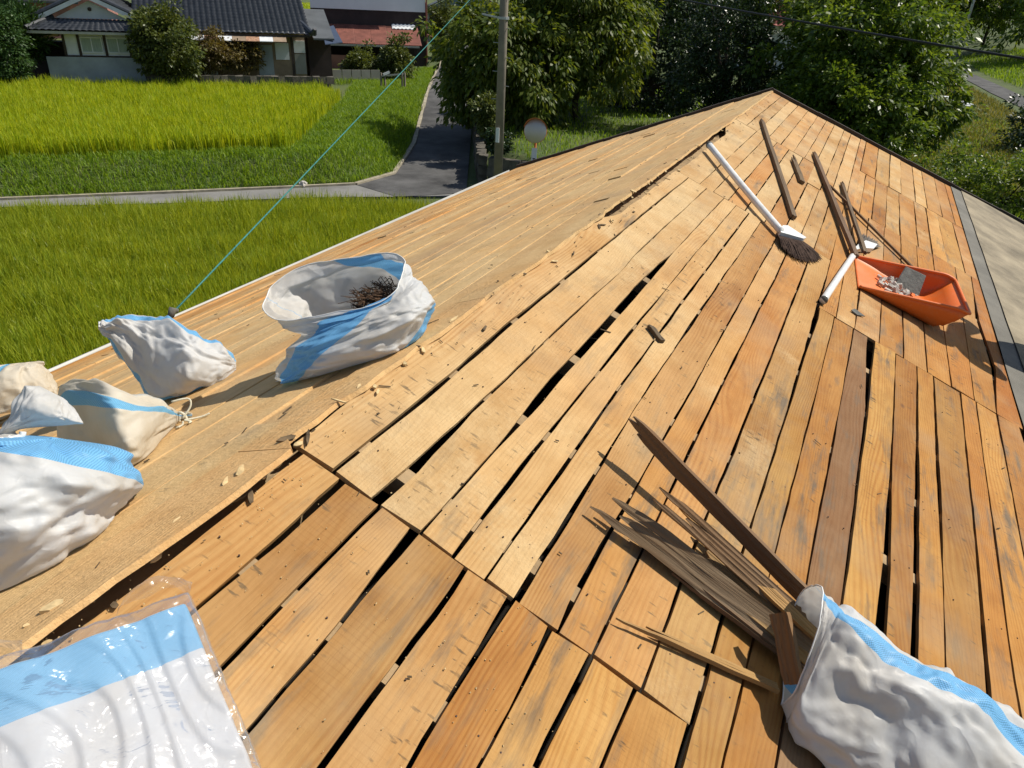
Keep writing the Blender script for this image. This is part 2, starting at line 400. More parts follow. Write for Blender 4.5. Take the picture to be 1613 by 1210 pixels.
MR = Matrix(((0, EVR[0], NR[0], 0), (1, 0, 0, 0), (0, EVR[2], NR[2], 0), (0, 0, 0, 1)))   # local x = along ridge, y = down slope, z = normal
ML = Matrix(((0, EVL[0], NL[0], 0), (-1, 0, 0, 0), (0, EVL[2], NL[2], 0), (0, 0, 0, 1)))
def board(side, u0, u1, vl, vr, thick=0.013, dz=0.0, tint=(0.5, 0.28, 0.1), dust=0.3, wav=0.0, name='sheathing_board', n=None):
    """one roof board; vl(u), vr(u) are its two long edges"""
    n = n or max(4, int((u1 - u0) / 0.07))
    us = np.linspace(u0, u1, n)
    vm = 0.5 * (vl(u0) + vr(u0)); um = 0.5 * (u0 + u1)
    ph = random.uniform(0, 50); cut0, cut1 = random.uniform(-.004, .004), random.uniform(-.004, .004)
    warp = random.uniform(-.0015, .002)
    sgn = 1 if side == 'R' else -1
    V, Fc = [], []
    for i, u in enumerate(us):
        a = vl(u) + wav * noise.noise((u * 2.1, ph, 0)) + 0.0028 * noise.noise((u * 9, ph, 3))
        b = vr(u) + wav * noise.noise((u * 2.3, ph, 9)) + 0.0028 * noise.noise((u * 9, ph, 13))
        e0 = cut0 if i == 0 else (cut1 if i == n - 1 else 0)
        z = dz + warp * math.sin(i / (n - 1) * math.pi * 2)
        for (vv, zz, ee) in ((a, z, e0), (b, z, -e0), (b, z - thick, -e0), (a, z - thick, e0)):
            V.append((sgn * (u + ee - um), vv - vm, zz))
    for i in range(n - 1):
        for k in range(4):
            q = (i * 4 + k, i * 4 + (k + 1) % 4, (i + 1) * 4 + (k + 1) % 4, (i + 1) * 4 + k)
            Fc.append(q if side == 'L' else q[::-1])
    Fc.append((0, 1, 2, 3) if side == 'R' else (3, 2, 1, 0))
    e = (n - 1) * 4
    Fc.append((e + 3, e + 2, e + 1, e) if side == 'R' else (e, e + 1, e + 2, e + 3))
    me = bpy.data.meshes.new(name); me.from_pydata(V, [], Fc); me.update()
    o = bpy.data.objects.new(name, me); COL.objects.link(o); me.materials.append(MAT['wood'])
    P = (RP if side == 'R' else LP)(vm, um)
    o.matrix_basis = Matrix.Translation(Vector(P)) @ (MR if side == 'R' else ML)
    o.color = (*tint, dust)
    attach(o, house)
    return o
def gap(pts, w):
    q = sorted((pixR(*p)[1], pixR(*p)[0]) for p in pts)
    us = np.array([a for a, _ in q]); vs = np.array([b for _, b in q])
    ws = np.minimum((np.full(len(us), w) if np.isscalar(w) else np.array(w)) * 1.2 + .001, .04)
    def g(u, side=0):
        if u < us[0]: v = vs[0] + (u - us[0]) * 0.01
        elif u > us[-1]: v = vs[-1] + (u - us[-1]) * 0.01
        else: v = np.interp(u, us, vs)
        return float(v + side * 0.5 * np.interp(u, us, ws))
    return g
def const_gap(v, w): return lambda u, side=0: v + side * 0.5 * w
ORANGE = [(0.54, 0.275, 0.068), (0.50, 0.24, 0.058), (0.58, 0.32, 0.085), (0.44, 0.195, 0.045), (0.56, 0.325, 0.095), (0.51, 0.265, 0.07)]
TAN = [(0.58, 0.36, 0.145), (0.54, 0.32, 0.12), (0.60, 0.385, 0.165), (0.52, 0.27, 0.085), (0.56, 0.32, 0.115)]
BROWN = (0.25, 0.14, 0.066)
def tint_for(v, u):
    k = np.clip((v - 0.55) / 0.7 + random.uniform(-.25, .25) - 0.04 * (u - 3), 0, 1)
    a = np.array(random.choice(TAN)); b = np.array(random.choice(ORANGE))
    c = a * (1 - k) + b * k
    if u < 1.0: c = .75 * c + .25 * np.array(random.choice(ORANGE)) * np.array([.9, .95, 1.1])
    return tuple(c * random.uniform(0.78, 1.06) * (.97 if u < 1 else .98))
def dust_for(v, u): return float(np.clip(0.54 - 0.24 * v + 0.05 * (u - 2) - (0.12 if u < 1 else 0) + random.uniform(-.24, .18), 0.0, 0.95))
def lay(gaps, u0f, u1f, special=None, wav=0.0):
    special = special or {}
    for i in range(len(gaps) - 1):
        L, Rg = gaps[i], gaps[i + 1]
        vm = 0.5 * (L(2.0) + Rg(2.0))
        u0, u1 = u0f(vm), u1f(vm)
        t, d = tint_for(vm, (u0 + u1) / 2), dust_for(vm, (u0 + u1) / 2)
        if i in special: t = special[i]
        board('R', u0 + random.uniform(.001, .006), u1 - random.uniform(.001, .006), lambda u: L(u, 1), lambda u: Rg(u, -1),
              dz=random.uniform(-.003, .002), tint=t, dust=d, wav=wav)
J0 = 1.05
# course A: nearest, from behind the camera to the first joint
GA = [gap([(300, 856), (454, 730)], .002), gap([(315, 955), (439, 851), (526, 769)], [.004, .010, .016]), gap([(352, 1052), (404, 995), (583, 812)], .007),
      gap([(392, 1150), (523, 998), (588, 916), (645, 846)], [.006, .007, .010, .018]), gap([(508, 1207), (570, 1121), (699, 950), (735, 895)], .009),
      gap([(647, 1207), (660, 1180), (759, 1019), (796, 955)], [.006, .006, .008, .016]), gap([(754, 1207), (819, 1088), (866, 992)], [.004, .004, .010]),
      gap([(846, 1207), (881, 1133), (930, 1036)], .011), gap([(948, 1207), (1002, 1083)], .005), gap([(1068, 1207), (1086, 1140)], .008)]
lay(GA, lambda v: U_NEAR, lambda v: J0, wav=.003)
# course B
GB = [lambda u, side=0: .014 + .04 * float(smooth((u - 3.1) / .25)) + .008 * noise.noise((u * 5, 0, 3)), gap([(521, 745), (675, 623), (800, 512), (936, 400), (1076, 286)], [.010, .010, .010, .006, .004]),
      gap([(590, 793), (650, 740), (731, 660), (835, 560), (904, 494), (974, 432), (1001, 400)], [.024, .024, .008, .006, .004, .003, .003]),
      gap([(664, 838), (801, 686), (840, 640), (872, 600), (946, 522), (1001, 459), (1043, 415), (1058, 400)], [.004, .006, .022, .022, .022, .024, .016, .003]),
      gap([(719, 868), (835, 719), (941, 588), (976, 545), (1038, 469), (1095, 400)], [.007, .008, .005, .010, .002, .003]),
      gap([(764, 913), (876, 753), (959, 634), (1033, 531), (1132, 400)], .006), gap([(820, 935), (920, 775), (1006, 633), (1048, 571), (1090, 509), (1165, 400)], [.010, .009, .003, .004, .008, .003]),
      gap([(881, 992), (902, 946), (943, 868), (995, 783), (1043, 695), (1098, 598), (1137, 529), (1200, 417)], [.006, .012, .010, .006, .005, .006, .004, .003]),
      gap([(935, 1031), (992, 910), (1064, 757), (1121, 640), (1162, 556), (1220, 440)], .005), gap([(1009, 1091), (1039, 1011), (1103, 838), (1183, 640), (1210, 574), (1262, 440)], .007),
      gap([(1091, 1140), (1135, 981), (1180, 838), (1242, 640), (1269, 552), (1284, 503), (1300, 440)], [.007, .006, .006, .006, .010, .022, .004]),
      gap([(1150, 1157), (1181, 1031), (1221, 873), (1280, 640), (1314, 505)], .005), gap([(1275, 898), (1331, 600), (1345, 520)], .005),
      gap([(1325, 959), (1334, 898), (1364, 661), (1368, 600), (1372, 545)], [.006, .006, .006, .016, .036]), gap([(1387, 996), (1396, 893), (1404, 724), (1409, 600), (1411, 557)], [.028, .024, .008, .005, .004]),
      gap([(1440, 1038), (1444, 898), (1445, 600), (1444, 578)], [.018, .018, .006, .005]), gap([(1490, 1071), (1485, 893), (1480, 788), (1471, 600)], [.005, .006, .014, .008]),
      gap([(1560, 1120), (1538, 860), (1513, 620)], [.012, .006, .004]), gap([(1592, 1034), (1574, 898), (1535, 615)], .006), gap([(1613, 873), (1570, 652)], .005), const_gap(2.105, .006)]
J1 = lambda v: 4.42 if v < 1.02 else 3.62
lay(GB, lambda v: J0 if v < 1.03 else U_NEAR, J1, special={12: BROWN, 0: (0.60, 0.42, 0.21)}, wav=.0034)
# farther courses, from gaps read at their joints
def vgaps(pts, w=.0075): return [const_gap(pixR(*p)[0], w * random.uniform(.6, 1.5)) for p in pts]
GC = [const_gap(1.07, .004)] + vgaps([(1317, 499), (1347, 514), (1385, 539), (1423, 559), (1461, 586), (1499, 606)]) + \
     [gap([(1535, 630), (1523, 541), (1504, 420)], .006), gap([(1570, 650), (1565, 578), (1540, 504), (1530, 435)], [.004, .022, .020, .005]), const_gap(2.13, .006)]
lay(GC, lambda v: 3.62, lambda v: 5.87, wav=.004)
GD = [lambda u, side=0: .014 + .05 * float(1 - smooth((u - 5.9) / .3)) + .010 * noise.noise((u * 5, 0, 3))] + vgaps([(1099, 293), (1122, 304), (1147, 316), (1174, 331), (1206, 348), (1238, 358), (1261, 373), (1283, 391), (1310, 405)])
J2 = lambda v: 6.62 if v < 0.75 else (5.87 if v < 1.1 else 7.35)
lay(GD, lambda v: 4.42, J2, wav=.004)
GD2 = [const_gap(1.09, .005), const_gap(1.19, .006)] + vgaps([(1373, 346), (1395, 356), (1418, 371), (1446, 383), (1469, 400), (1491, 410), (1520, 427)], .006) + [const_gap(2.17, .004)]
lay(GD2, lambda v: 5.87, lambda v: 7.35, wav=.005)
GE = [const_gap(0.012, .004), const_gap(.115, .006), const_gap(.215, .005)] + vgaps([(1254, 170), (1271, 177), (1287, 185), (1301, 192), (1314, 198), (1329, 207), (1340, 213), (1355, 222), (1364, 226), (1384, 234), (1402, 246), (1418, 253), (1437, 263), (1452, 272), (1471, 279), (1488, 290), (1507, 301)], .006) + [const_gap(2.28, .004)]
lay(GE, lambda v: J2(v) if v < 1.1 else 7.35, lambda v: verge_u(v), wav=.005)

# left slope: narrower boards laid edge to edge
v = 0.012; row = 0
while v < V_EAVE_L:
    wd = random.uniform(.085, .125); v2 = min(v + wd, V_EAVE_L)
    u = U_NEAR + random.uniform(0, 1.2) - 1.0; end = verge_u(v, True)
    while u < end:
        ln = random.choice([1.8, 2.6, 3.4]) * random.uniform(.92, 1.05)
        u2 = min(u + ln, end)
        if end - u2 < 0.5: u2 = end
        if u2 > -1.6:
            c = np.array(random.choice(TAN)) * np.array([1.0, 1.02, 1.0]) * random.uniform(1.14, 1.36)  # tints lifted on this slope to make up for its weaker sun
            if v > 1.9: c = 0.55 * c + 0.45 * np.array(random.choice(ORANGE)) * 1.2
            if row == 0:
                lo = lambda q: (-.062 if q < 1.02 else -.012) + .022 * noise.noise((q * 3.1, 4, 1)) + .012 * noise.noise((q * 11, 2, 1)) + .005 * noise.noise((q * 31, 2, 5))
                for a_, b_ in ((u, min(u2, 1.0)), (max(u, 1.0), u2)):
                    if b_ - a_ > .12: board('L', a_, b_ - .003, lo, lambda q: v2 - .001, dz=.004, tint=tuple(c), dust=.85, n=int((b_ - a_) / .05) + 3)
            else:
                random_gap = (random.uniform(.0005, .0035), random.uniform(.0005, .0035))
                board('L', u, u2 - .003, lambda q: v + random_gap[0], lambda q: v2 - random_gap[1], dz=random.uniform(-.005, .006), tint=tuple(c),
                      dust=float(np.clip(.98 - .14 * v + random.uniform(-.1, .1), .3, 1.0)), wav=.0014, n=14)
        u = u2
    v = v2; row += 1

# rafters, ridge beam, sheathing felt, verge boards, gutter, walls
for k in range(27):
    u = -2.2 + k * 0.42 + 0.02
    if u > 8.85: break
    for side, PF, ve in (('R', RP, V_EAVE_R), ('L', LP, V_EAVE_L)):
        MB().bar(PF(.06, u, -.046), PF(ve, u, -.046), .045, .06).build('rafter', MAT['rafter'], house)
MB().bar((RX, -2.4, ZR - .16), (RX, 8.8, ZR - .16), .12, .18).build('ridge_beam', MAT['rafter'], house)
def felt_strip(name, v0, v1, mat, h):
    V, Fc = [], []; us = np.linspace(U_NEAR, 9.2, 60); nv = 7
    for i, u in enumerate(us):
        for j in range(nv):
            vv = v0 + (v1 - v0) * j / (nv - 1) + (.012 * noise.noise((u * 1.3, 7, 0)) if j == nv - 1 and v1 < 3 else 0)
            V.append(RP(vv, u, h + .004 * noise.noise((u * 2, vv * 3, 1))))
    n0 = len(V)
    for i in range(len(us) - 1):
        for j in range(nv - 1): Fc.append((i * nv + j, i * nv + j + 1, (i + 1) * nv + j + 1, (i + 1) * nv + j))
    return mesh(name, V, Fc, mat, house, True)
for j, (a, b) in enumerate(((2.20, 2.9), (2.9, 3.6), (3.6, V_EAVE_R))):      # boards under the felt
    board('R', U_NEAR, 9.1, lambda q: a, lambda q: b - .004, dz=-.006, tint=(.4, .24, .1), n=6)
felt_strip('felt_overlap', 2.125, 2.30, MAT['felt_edge'], .008)
felt_strip('felt_sheet', 2.24, V_EAVE_R, MAT['felt'], .016)
for side in 'RL':
    PF = RP if side == 'R' else LP; ve = V_EAVE_R if side == 'R' else V_EAVE_L
    vs = np.linspace(0, ve, 9)
    for i in range(8):
        up = [verge_u(q, side == 'L') if side == 'L' or q < 2.4 else verge_u(2.4) + .16 * (q - 2.4) for q in (vs[i], vs[i + 1])]
        MB().bar(PF(vs[i], up[0] + .03, -.035 + .004 * (i % 2)), PF(vs[i + 1] + .004, up[1] + .03, -.035 + .004 * (i % 2)), .05, .13).build('verge_board', MAT['dark_timber'], house)
# plastic eaves gutter on the left
def gutter(u0, u1):
    V, Fc = [], []; n = 8; us = np.linspace(u0, u1, 12)
    prof = [(math.cos(a), math.sin(a)) for a in np.linspace(math.pi, 2 * math.pi, n)]
    c0 = LP(V_EAVE_L + .05, 0, -.015)
    for u in us:
        for r in (.055, .049):
            for (x, z) in prof: V.append((c0[0] + r * x, u, c0[2] + r * z))
    for i in range(len(us) - 1):
        for j in range(n - 1):
            for o in (0, n):
                q = (i * 2 * n + o + j, i * 2 * n + o + j + 1, (i + 1) * 2 * n + o + j + 1, (i + 1) * 2 * n + o + j)
                Fc.append(q if o == 0 else q[::-1])
        for j in (0, n - 1):
            Fc.append((i * 2 * n + j, (i + 1) * 2 * n + j, (i + 1) * 2 * n + n + j, i * 2 * n + n + j))
    return mesh('gutter', V, Fc, MAT['gutter'], house, True)
gutter(-2.2, 8.62)
xl, xr = LP(V_EAVE_L - .55, 0)[0], RP(V_EAVE_R - .55, 0)[0]
zl, zrr = LP(V_EAVE_L - .55, 0)[2] - .14, RP(V_EAVE_R - .55, 0)[2] - .14
def wallpoly(name, pts, th): return MB().poly(pts, th).build(name, MAT['mud'], house)
wallpoly('wall', [(xl, -2.0, 0), (xl, 8.5, 0), (xl, 8.5, zl), (xl, -2.0, zl)], (.12, 0, 0))
wallpoly('wall', [(xr, -2.0, 0), (xr, 8.5, 0), (xr, 8.5, zrr), (xr, -2.0, zrr)], (-.12, 0, 0))
for y0, th in ((-2.0, .12), (8.5, -.12)):
    wallpoly('gable_wall', [(xl + .125, y0, 0), (xr - .125, y0, 0), (xr - .125, y0, zrr), (RX, y0, ZR - .26), (xl + .125, y0, zl)], (0, th, 0))
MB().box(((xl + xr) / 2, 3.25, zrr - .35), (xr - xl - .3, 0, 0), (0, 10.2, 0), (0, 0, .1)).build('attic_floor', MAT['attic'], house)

# ------------------------------------------------------------------ ground, terraces, road
ROAD_L = np.array([ground(620, 275)[:2], ground(652, 225, .15)[:2], ground(672, 150, .7)[:2], ground(690, 108, .8)[:2], ground(703, 85, .8)[:2], (-52., 92.)])
ROAD_R = np.array([(-12.9, 24.6), (-17.6, 34.0), ground(742, 150, .7)[:2], ground(745, 110, .8)[:2], ground(735, 85, .8)[:2], (-47., 96.)])
PATH_F = np.array([(-60., -22.), ground(0, 316)[:2], ground(300, 304)[:2], ground(480, 296)[:2], ground(560, 292)[:2], ground(620, 275)[:2]])
PATH_N = np.array([(-59., -23.), ground(0, 327)[:2], ground(300, 320)[:2], ground(480, 312)[:2], ground(600, 311)[:2], (-12.9, 24.0)])
def seg_dist(P, L):
    d = np.full(len(P), 1e9)
    for a, b in zip(L[:-1], L[1:]):
        ab = b - a; t = np.clip(((P - a) @ ab) / (ab @ ab), 0, 1)
        d = np.minimum(d, np.linalg.norm(P - (a + t[:, None] * ab), axis=1))
    return d
def inside(P, poly):
    x, y = P[:, 0], P[:, 1]; c = np.zeros(len(P), bool); n = len(poly)
    for i in range(n):
        x1, y1 = poly[i]; x2, y2 = poly[(i + 1) % n]
        k = ((y1 > y) != (y2 > y)) & (x < (x2 - x1) * (y - y1) / (y2 - y1 + 1e-12) + x1)
        c ^= k
    return c
LEFT_AREA = np.vstack([PATH_F, ROAD_L[1:], [(-300, 500), (-900, 500), (-900, -300)]])
RIGHT_AREA = np.vstack([[(-12.6, 26.9)], ROAD_R[1:] + np.array([.75, 0.0]), [(-200, 500), (900, 500), (900, 26.9)]])
def road_z(P): return 0.8 * smooth((P[:, 1] - 27) / 20)
def height(P):
    z = np.zeros(len(P))
    il = inside(P, LEFT_AREA); ir = inside(P, RIGHT_AREA)
    bl = np.vstack([PATH_F, ROAD_L[1:]])
    d = seg_dist(P, bl); rz = road_z(P)
    z = np.where(~il & ~ir & (P[:, 1] > 24), rz, z)
    z = np.where(il, np.where(P[:, 1] > 27, rz, 0) + (0.85 - np.where(P[:, 1] > 27, rz, 0)) * smooth(d / 1.9), z)
    z = np.where(ir, 1.0 + .15 * np.sin(P[:, 0] * .13) * np.cos(P[:, 1] * .09), z)
    # the bank beyond the lane on the far right rises towards the wood
    k = smooth((P[:, 0] - 9.5 - (P[:, 1] - 70) * -.08) / 22) * smooth((P[:, 1] - 40) / 40)
    z = z + ir * k * 3.0
    far = smooth((np.hypot(P[:, 0], P[:, 1]) - 170) / 400)
    return z + far * 1.0
gx = np.concatenate([np.linspace(-900, -90, 16)[:-1], np.arange(-90, 40, .55), np.linspace(40, 900, 24)])
gy = np.concatenate([np.linspace(-300, -6, 12)[:-1], np.arange(-6, 100, .55), np.linspace(100, 1500, 30)])
GX, GY = np.meshgrid(gx, gy); GP = np.stack([GX.ravel(), GY.ravel()], 1)
GZ = height(GP) - .012
nx, ny = len(gx), len(gy)
ii = (np.arange(ny - 1)[:, None] * nx + np.arange(nx - 1)[None, :]).ravel()
t = NT('meadow_ground'); pos = t.n('ShaderNodeNewGeometry').outputs['Position']
n1, n2 = t.noise(pos, .35, 4), t.noise(pos, 5.0, 5, .7)
gcol = t.mix(t.ramp(n1, (.35, 0.), (.65, 1.)), (0.045, 0.085, 0.016), (0.085, 0.115, 0.024))
gcol = t.mix(t.ramp(n2, (.4, 0.), (.75, .65)), gcol, (0.11, 0.095, 0.045))
t.P(Base_Color=gcol, Roughness=.95); t.set(t.b.inputs['Normal'], t.bump(n2, .6, .08)); MAT['ground'] = t.m
tag(big_mesh('ground', np.column_stack([GP, GZ]), np.stack([ii, ii + 1, ii + nx + 1, ii + nx], 1), MAT['ground'], smooth=True), kind='structure')

def ribbon(name, A, B, mat, lift, n=60, zf=None):
    def res(L):
        s = np.concatenate([[0], np.cumsum(np.linalg.norm(np.diff(L, axis=0), axis=1))]); q = np.linspace(0, s[-1], n)
        return np.stack([np.interp(q, s, L[:, 0]), np.interp(q, s, L[:, 1])], 1)
    a, b = res(A), res(B); rows = 7; V = []
    for j in range(rows):
        p = a + (b - a) * j / (rows - 1); V.append(np.column_stack([p, (zf(p) if zf else np.zeros(n)) + lift]))
    V = np.concatenate(V); q = (np.arange(rows - 1)[:, None] * n + np.arange(n - 1)[None, :]).ravel()
    return big_mesh(name, V, np.stack([q, q + 1, q + n + 1, q + n], 1), mat, smooth=True)
tag(ribbon('road', ROAD_L, ROAD_R, MAT['asphalt'], .03, 80, road_z), kind='structure')
tag(ribbon('path', PATH_F, PATH_N, MAT['path'], .022, 80), kind='structure')
tag(ribbon('road_junction', np.array([PATH_F[4], PATH_F[5]]), np.array([(-14.6, 22.6), (-12.9, 24.6)]), MAT['asphalt'], .034, 8), kind='structure')
def edging(name, L, w, h, mat, zf=None):
    mb = MB()
    for a, b in zip(L[:-1], L[1:]):
        nseg = max(1, int(np.linalg.norm(b - a) / 2)); 
        for k in range(nseg):
            p, q = a + (b - a) * k / nseg, a + (b - a) * (k + 1) / nseg
            zp, zq = (zf(p[None])[0], zf(q[None])[0]) if zf else (0, 0)
            mb.bar((*p, zp + h / 2), (*q, zq + h / 2), w * random.uniform(.7, 1.2), h)
    return mb.build(name, mat)
tag(edging('path_kerb', PATH_F[1:], .16, .1, MAT['kerb']), kind='structure')
tag(edging('road_kerb', ROAD_L[:5], .16, .1, MAT['kerb'], road_z), kind='structure')
# the lane on the right
RL = np.array([(6.0, 118.), ground(1493, 110, 1.)[:2], ground(1560, 150, 1.)[:2], ground(1606, 172, 1.)[:2], (10.8, 48.), (12., 36.)])
RR = RL + np.array([[1.9, .9]] * len(RL))
tag(ribbon('lane', RL, RR, MAT['asphalt'], .03, 60, lambda p: height(p)), kind='structure')

# ------------------------------------------------------------------ blades of rice and grass
def blades(name, pts, hgt, width, lean, mat, curl=.5, seg=2, base_z=None):
    n = len(pts); z0 = height(pts) if base_z is None else base_z
    pts = pts + rng.normal(0, .07, pts.shape); hgt = hgt * (1 + .16 * np.sin(pts[:, 0] * 1.9 + 2 * np.sin(pts[:, 1] * .8)) * np.sin(pts[:, 1] * 2.3 + 1.5 * np.sin(pts[:, 0] * 1.1)))
    a = rng.uniform(0, 2 * np.pi, n); hh = hgt * rng.uniform(.7, 1.2, n); ln = lean * rng.uniform(.2, 1.3, n) * hh
    d = np.stack([np.cos(a), np.sin(a)], 1); w = width * rng.uniform(.7, 1.3, n)
    fa = a + rng.uniform(-.9, .9, n) + np.pi / 2; wd = np.stack([np.cos(fa), np.sin(fa)], 1) * (w / 2)[:, None]
    b = np.column_stack([pts, z0])
    mid = b + np.column_stack([d * (ln * .35)[:, None], hh * .62]); tip = b + np.column_stack([d * ln[:, None], hh * (1 - curl * rng.uniform(0, .5, n))])
    W = np.column_stack([wd, np.zeros(n)])
    V = np.stack([b - W * .8, b + W * .8, mid + W, mid - W, tip - W * .25, tip + W * .25], 1).reshape(-1, 3)
    k = np.arange(n)[:, None] * 6
    Fc = np.concatenate([k + np.array([0, 1, 2, 3]), k + np.array([3, 2, 5, 4])])
    return tag(big_mesh(name, V, Fc, mat), kind='stuff')
def scatter(poly, dens):
    poly = np.array(poly); lo, hi = poly.min(0), poly.max(0); n = int(np.prod(hi - lo) * dens)
    p = rng.uniform(lo, hi, (n, 2)); return p[inside(p, poly)]
MAT['rice_far'] = leaf_mat('ripening_rice', (0.22, 0.34, 0.010), (0.46, 0.50, 0.030), .45, .5, .3)
MAT['rice_near'] = leaf_mat('green_rice', (0.16, 0.25, 0.014), (0.40, 0.44, 0.036), .42, .45, .4)
MAT['grass'] = leaf_mat('meadow_grass', (0.10, 0.20, 0.014), (0.25, 0.37, 0.030), .45, .5, .3)
MAT['grass_dry'] = leaf_mat('dry_grass', (0.10, 0.13, 0.02), (0.26, 0.23, 0.08), .35, .6, .3)
FIELD_FAR = [ground(-60, 254, .85)[:2], ground(459, 237, .85)[:2], ground(535, 141, 1.5)[:2], ground(505, 130, 1.6)[:2], ground(-60, 120, 1.6)[:2]]
p = scatter(FIELD_FAR, 400)
blades('rice_field', p, .80, .024, .22, MAT['rice_far'], .55)
FIELD_NEAR = [ground(-60, 331, .45)[:2], ground(0, 329, .45)[:2], ground(300, 322, .45)[:2], ground(480, 314, .45)[:2], ground(640, 316, .45)[:2], (-12.0, 20.6), (-7.0, 15.0), (-4.6, 9.), (-5.2, 1.0), (-9.0, 1.0)]
p = scatter(FIELD_NEAR, 900)
blades('rice_paddy', p, .72, .014, .20, MAT['rice_near'], .6)
# grass: the bank, the lawn beside the road, verges, under the trees, the right-hand meadow
BANK = np.vstack([PATH_F[1:] + np.array([-.1, .12]), ROAD_L[1:4] + np.array([-.2, 0]), [ground(560, 128, .85)[:2], ground(538, 141, 1.5)[:2], ground(461, 238, .85)[:2], ground(-60, 256, .85)[:2]]])
blades('bank_grass', scatter(BANK, 420), .26, .020, .6, MAT['grass'], .5)
blades('field_edge_grass', scatter([ground(-40, 121, .85)[:2], ground(500, 130, .85)[:2], ground(540, 135, .85)[:2], ground(660, 112, .85)[:2], ground(520, 116, .85)[:2], ground(230, 119, .85)[:2], ground(-40, 114, .85)[:2]], 90), .35, .03, .5, MAT['grass'])
TREE_FLOOR = [(-12.6, 26.7), (-22.0, 45), (-27, 54), (5, 60), (14, 40), (14, 28), (2, 26.7)]
blades('orchard_grass', scatter(TREE_FLOOR, 42), .22, .03, .6, MAT['grass'], .5)
blades('meadow_grass', scatter([(1, 33), (2, 75), (5.2, 112), (6.6, 80), (8.6, 60), (9.9, 46), (11.0, 36), (9, 30)], 75), .28, .03, .6, MAT['grass_dry'], .5)
blades('lane_bank_grass', scatter([(9, 118), (10.0, 90), (12.4, 66), (14.5, 52), (30, 60), (34, 130)], 18), .45, .05, .6, MAT['grass'], .5)

# ------------------------------------------------------------------ trees and shrubs
def leaf_cloud(centre, radii, n_clump, per, L, W, droop, clump_r, shell=.5, bottom=-1.0, seed=0, lumps=.22):
    g = np.random.default_rng(seed)
    d = g.normal(size=(n_clump, 3)); d /= np.linalg.norm(d, axis=1)[:, None]
    d = d[d[:, 2] > bottom] if bottom > -1 else d
    bump = np.array([1 + lumps * 2 * noise.noise((q[0] * 2.3 + seed, q[1] * 2.3, q[2] * 2.3)) for q in d])
    r = (shell + (1 - shell) * g.random(len(d)) ** .6) * bump
    c = np.asarray(centre) + d * r[:, None] * np.asarray(radii)
    m = len(c) * per
    cc = np.repeat(c, per, 0); dd = np.repeat(d, per, 0)
    off = g.normal(size=(m, 3)); off *= (g.random(m) ** .45 / np.linalg.norm(off, axis=1))[:, None] * clump_r * np.repeat(g.uniform(.6, 1.3, len(c)), per)[:, None]
    off[:, 2] *= .7
    p = cc + off
    ax = off / (np.linalg.norm(off, axis=1)[:, None] + 1e-6) + dd * .6 + g.normal(size=(m, 3)) * .5
    ax[:, 2] -= droop; ax /= np.linalg.norm(ax, axis=1)[:, None]
    nr = g.normal(size=(m, 3)) * .7 + np.array([0, 0, 1.]); nr -= (nr * ax).sum(1)[:, None] * ax; nr /= np.linalg.norm(nr, axis=1)[:, None]
    sd = np.cross(ax, nr); l = L * g.uniform(.7, 1.25, m)[:, None]; w = W * g.uniform(.7, 1.25, m)[:, None]
    mid = p + ax * l * .5 - nr * l * .06
    V = np.stack([p, mid + sd * w * .5 + nr * w * .12, p + ax * l - np.array([0, 0, 1.]) * l * .12, mid - sd * w * .5 + nr * w * .12], 1).reshape(-1, 3)
    return V, np.arange(m * 4).reshape(-1, 4), c
def tree(name, label, cat, base, centre, radii, mat, n_clump=220, per=90, L=.2, W=.1, droop=.5, clump_r=.55, seed=0, bottom=-1.0, group=None, trunk_r=.2, shell=.5, limbs=9, lumps=.36):
    t = thing(name, base, label, cat, group)
    V, Fc, c = leaf_cloud(centre, radii, n_clump, per, L, W, droop, clump_r, shell, bottom, seed, lumps)
    big_mesh('crown', V, Fc, mat, t)
    g = np.random.default_rng(seed + 99); mb = MB()
    b, ce = np.asarray(base, float), np.asarray(centre, float)
    fork = b + (ce - b) * .45 + np.array([.1, -.1, 0])
    mb.tube([b - [0, 0, .2], b + (fork - b) * .5 + g.normal(size=3) * .08, fork], [trunk_r, trunk_r * .8, trunk_r * .7], 8)
    for k in range(limbs):
        tip = c[g.integers(len(c))]; m_ = fork + (tip - fork) * .5 + g.normal(size=3) * .25 * np.mean(radii) / 3 + np.array([0, 0, .2])
        mb.tube([fork, m_, tip], [trunk_r * .5, trunk_r * .28, trunk_r * .08], 6)
    mb.build('trunk', MAT['bark'], t, True)
    return t
MAT['leaf_persimmon'] = leaf_mat('persimmon_leaf', (0.05, 0.095, 0.014), (0.16, 0.20, 0.036), .48, .45, .35)
MAT['leaf_dark'] = leaf_mat('dark_evergreen_leaf', (0.012, 0.030, 0.008), (0.035, 0.065, 0.018), .15, .36, .4)
MAT['leaf_mid'] = leaf_mat('broad_leaf', (0.045, 0.095, 0.014), (0.15, 0.22, 0.032), .46, .40, .42)
MAT['leaf_shrub'] = leaf_mat('shrub_leaf', (0.05, 0.075, 0.018), (0.13, 0.16, 0.04), .3, .45, .4)
MAT['leaf_russet'] = leaf_mat('russet_leaf', (0.09, 0.065, 0.028), (0.17, 0.15, 0.05), .3, .5, .4)
MAT['leaf_pine'] = leaf_mat('conifer_leaf', (0.022, 0.060, 0.016), (0.060, 0.120, 0.030), .2, .5, .4)
def px_tree(name, label, cat, cx, cy, dist, rx, ry, mat, rdepth=None, gz=1.0, group=None, **k):
    """crown seen around (cx, cy) in the photo at a distance set by the ground it stands on"""
    c = along(cx, cy, dist); s = dist / F_PX
    R3 = (rx * s, (rdepth or rx) * s, ry * s * 1.06)
    return tree(name, label, cat, (c[0], c[1], gz), c, R3, mat, group=group, **k)
G_T = 'trees behind the roof'
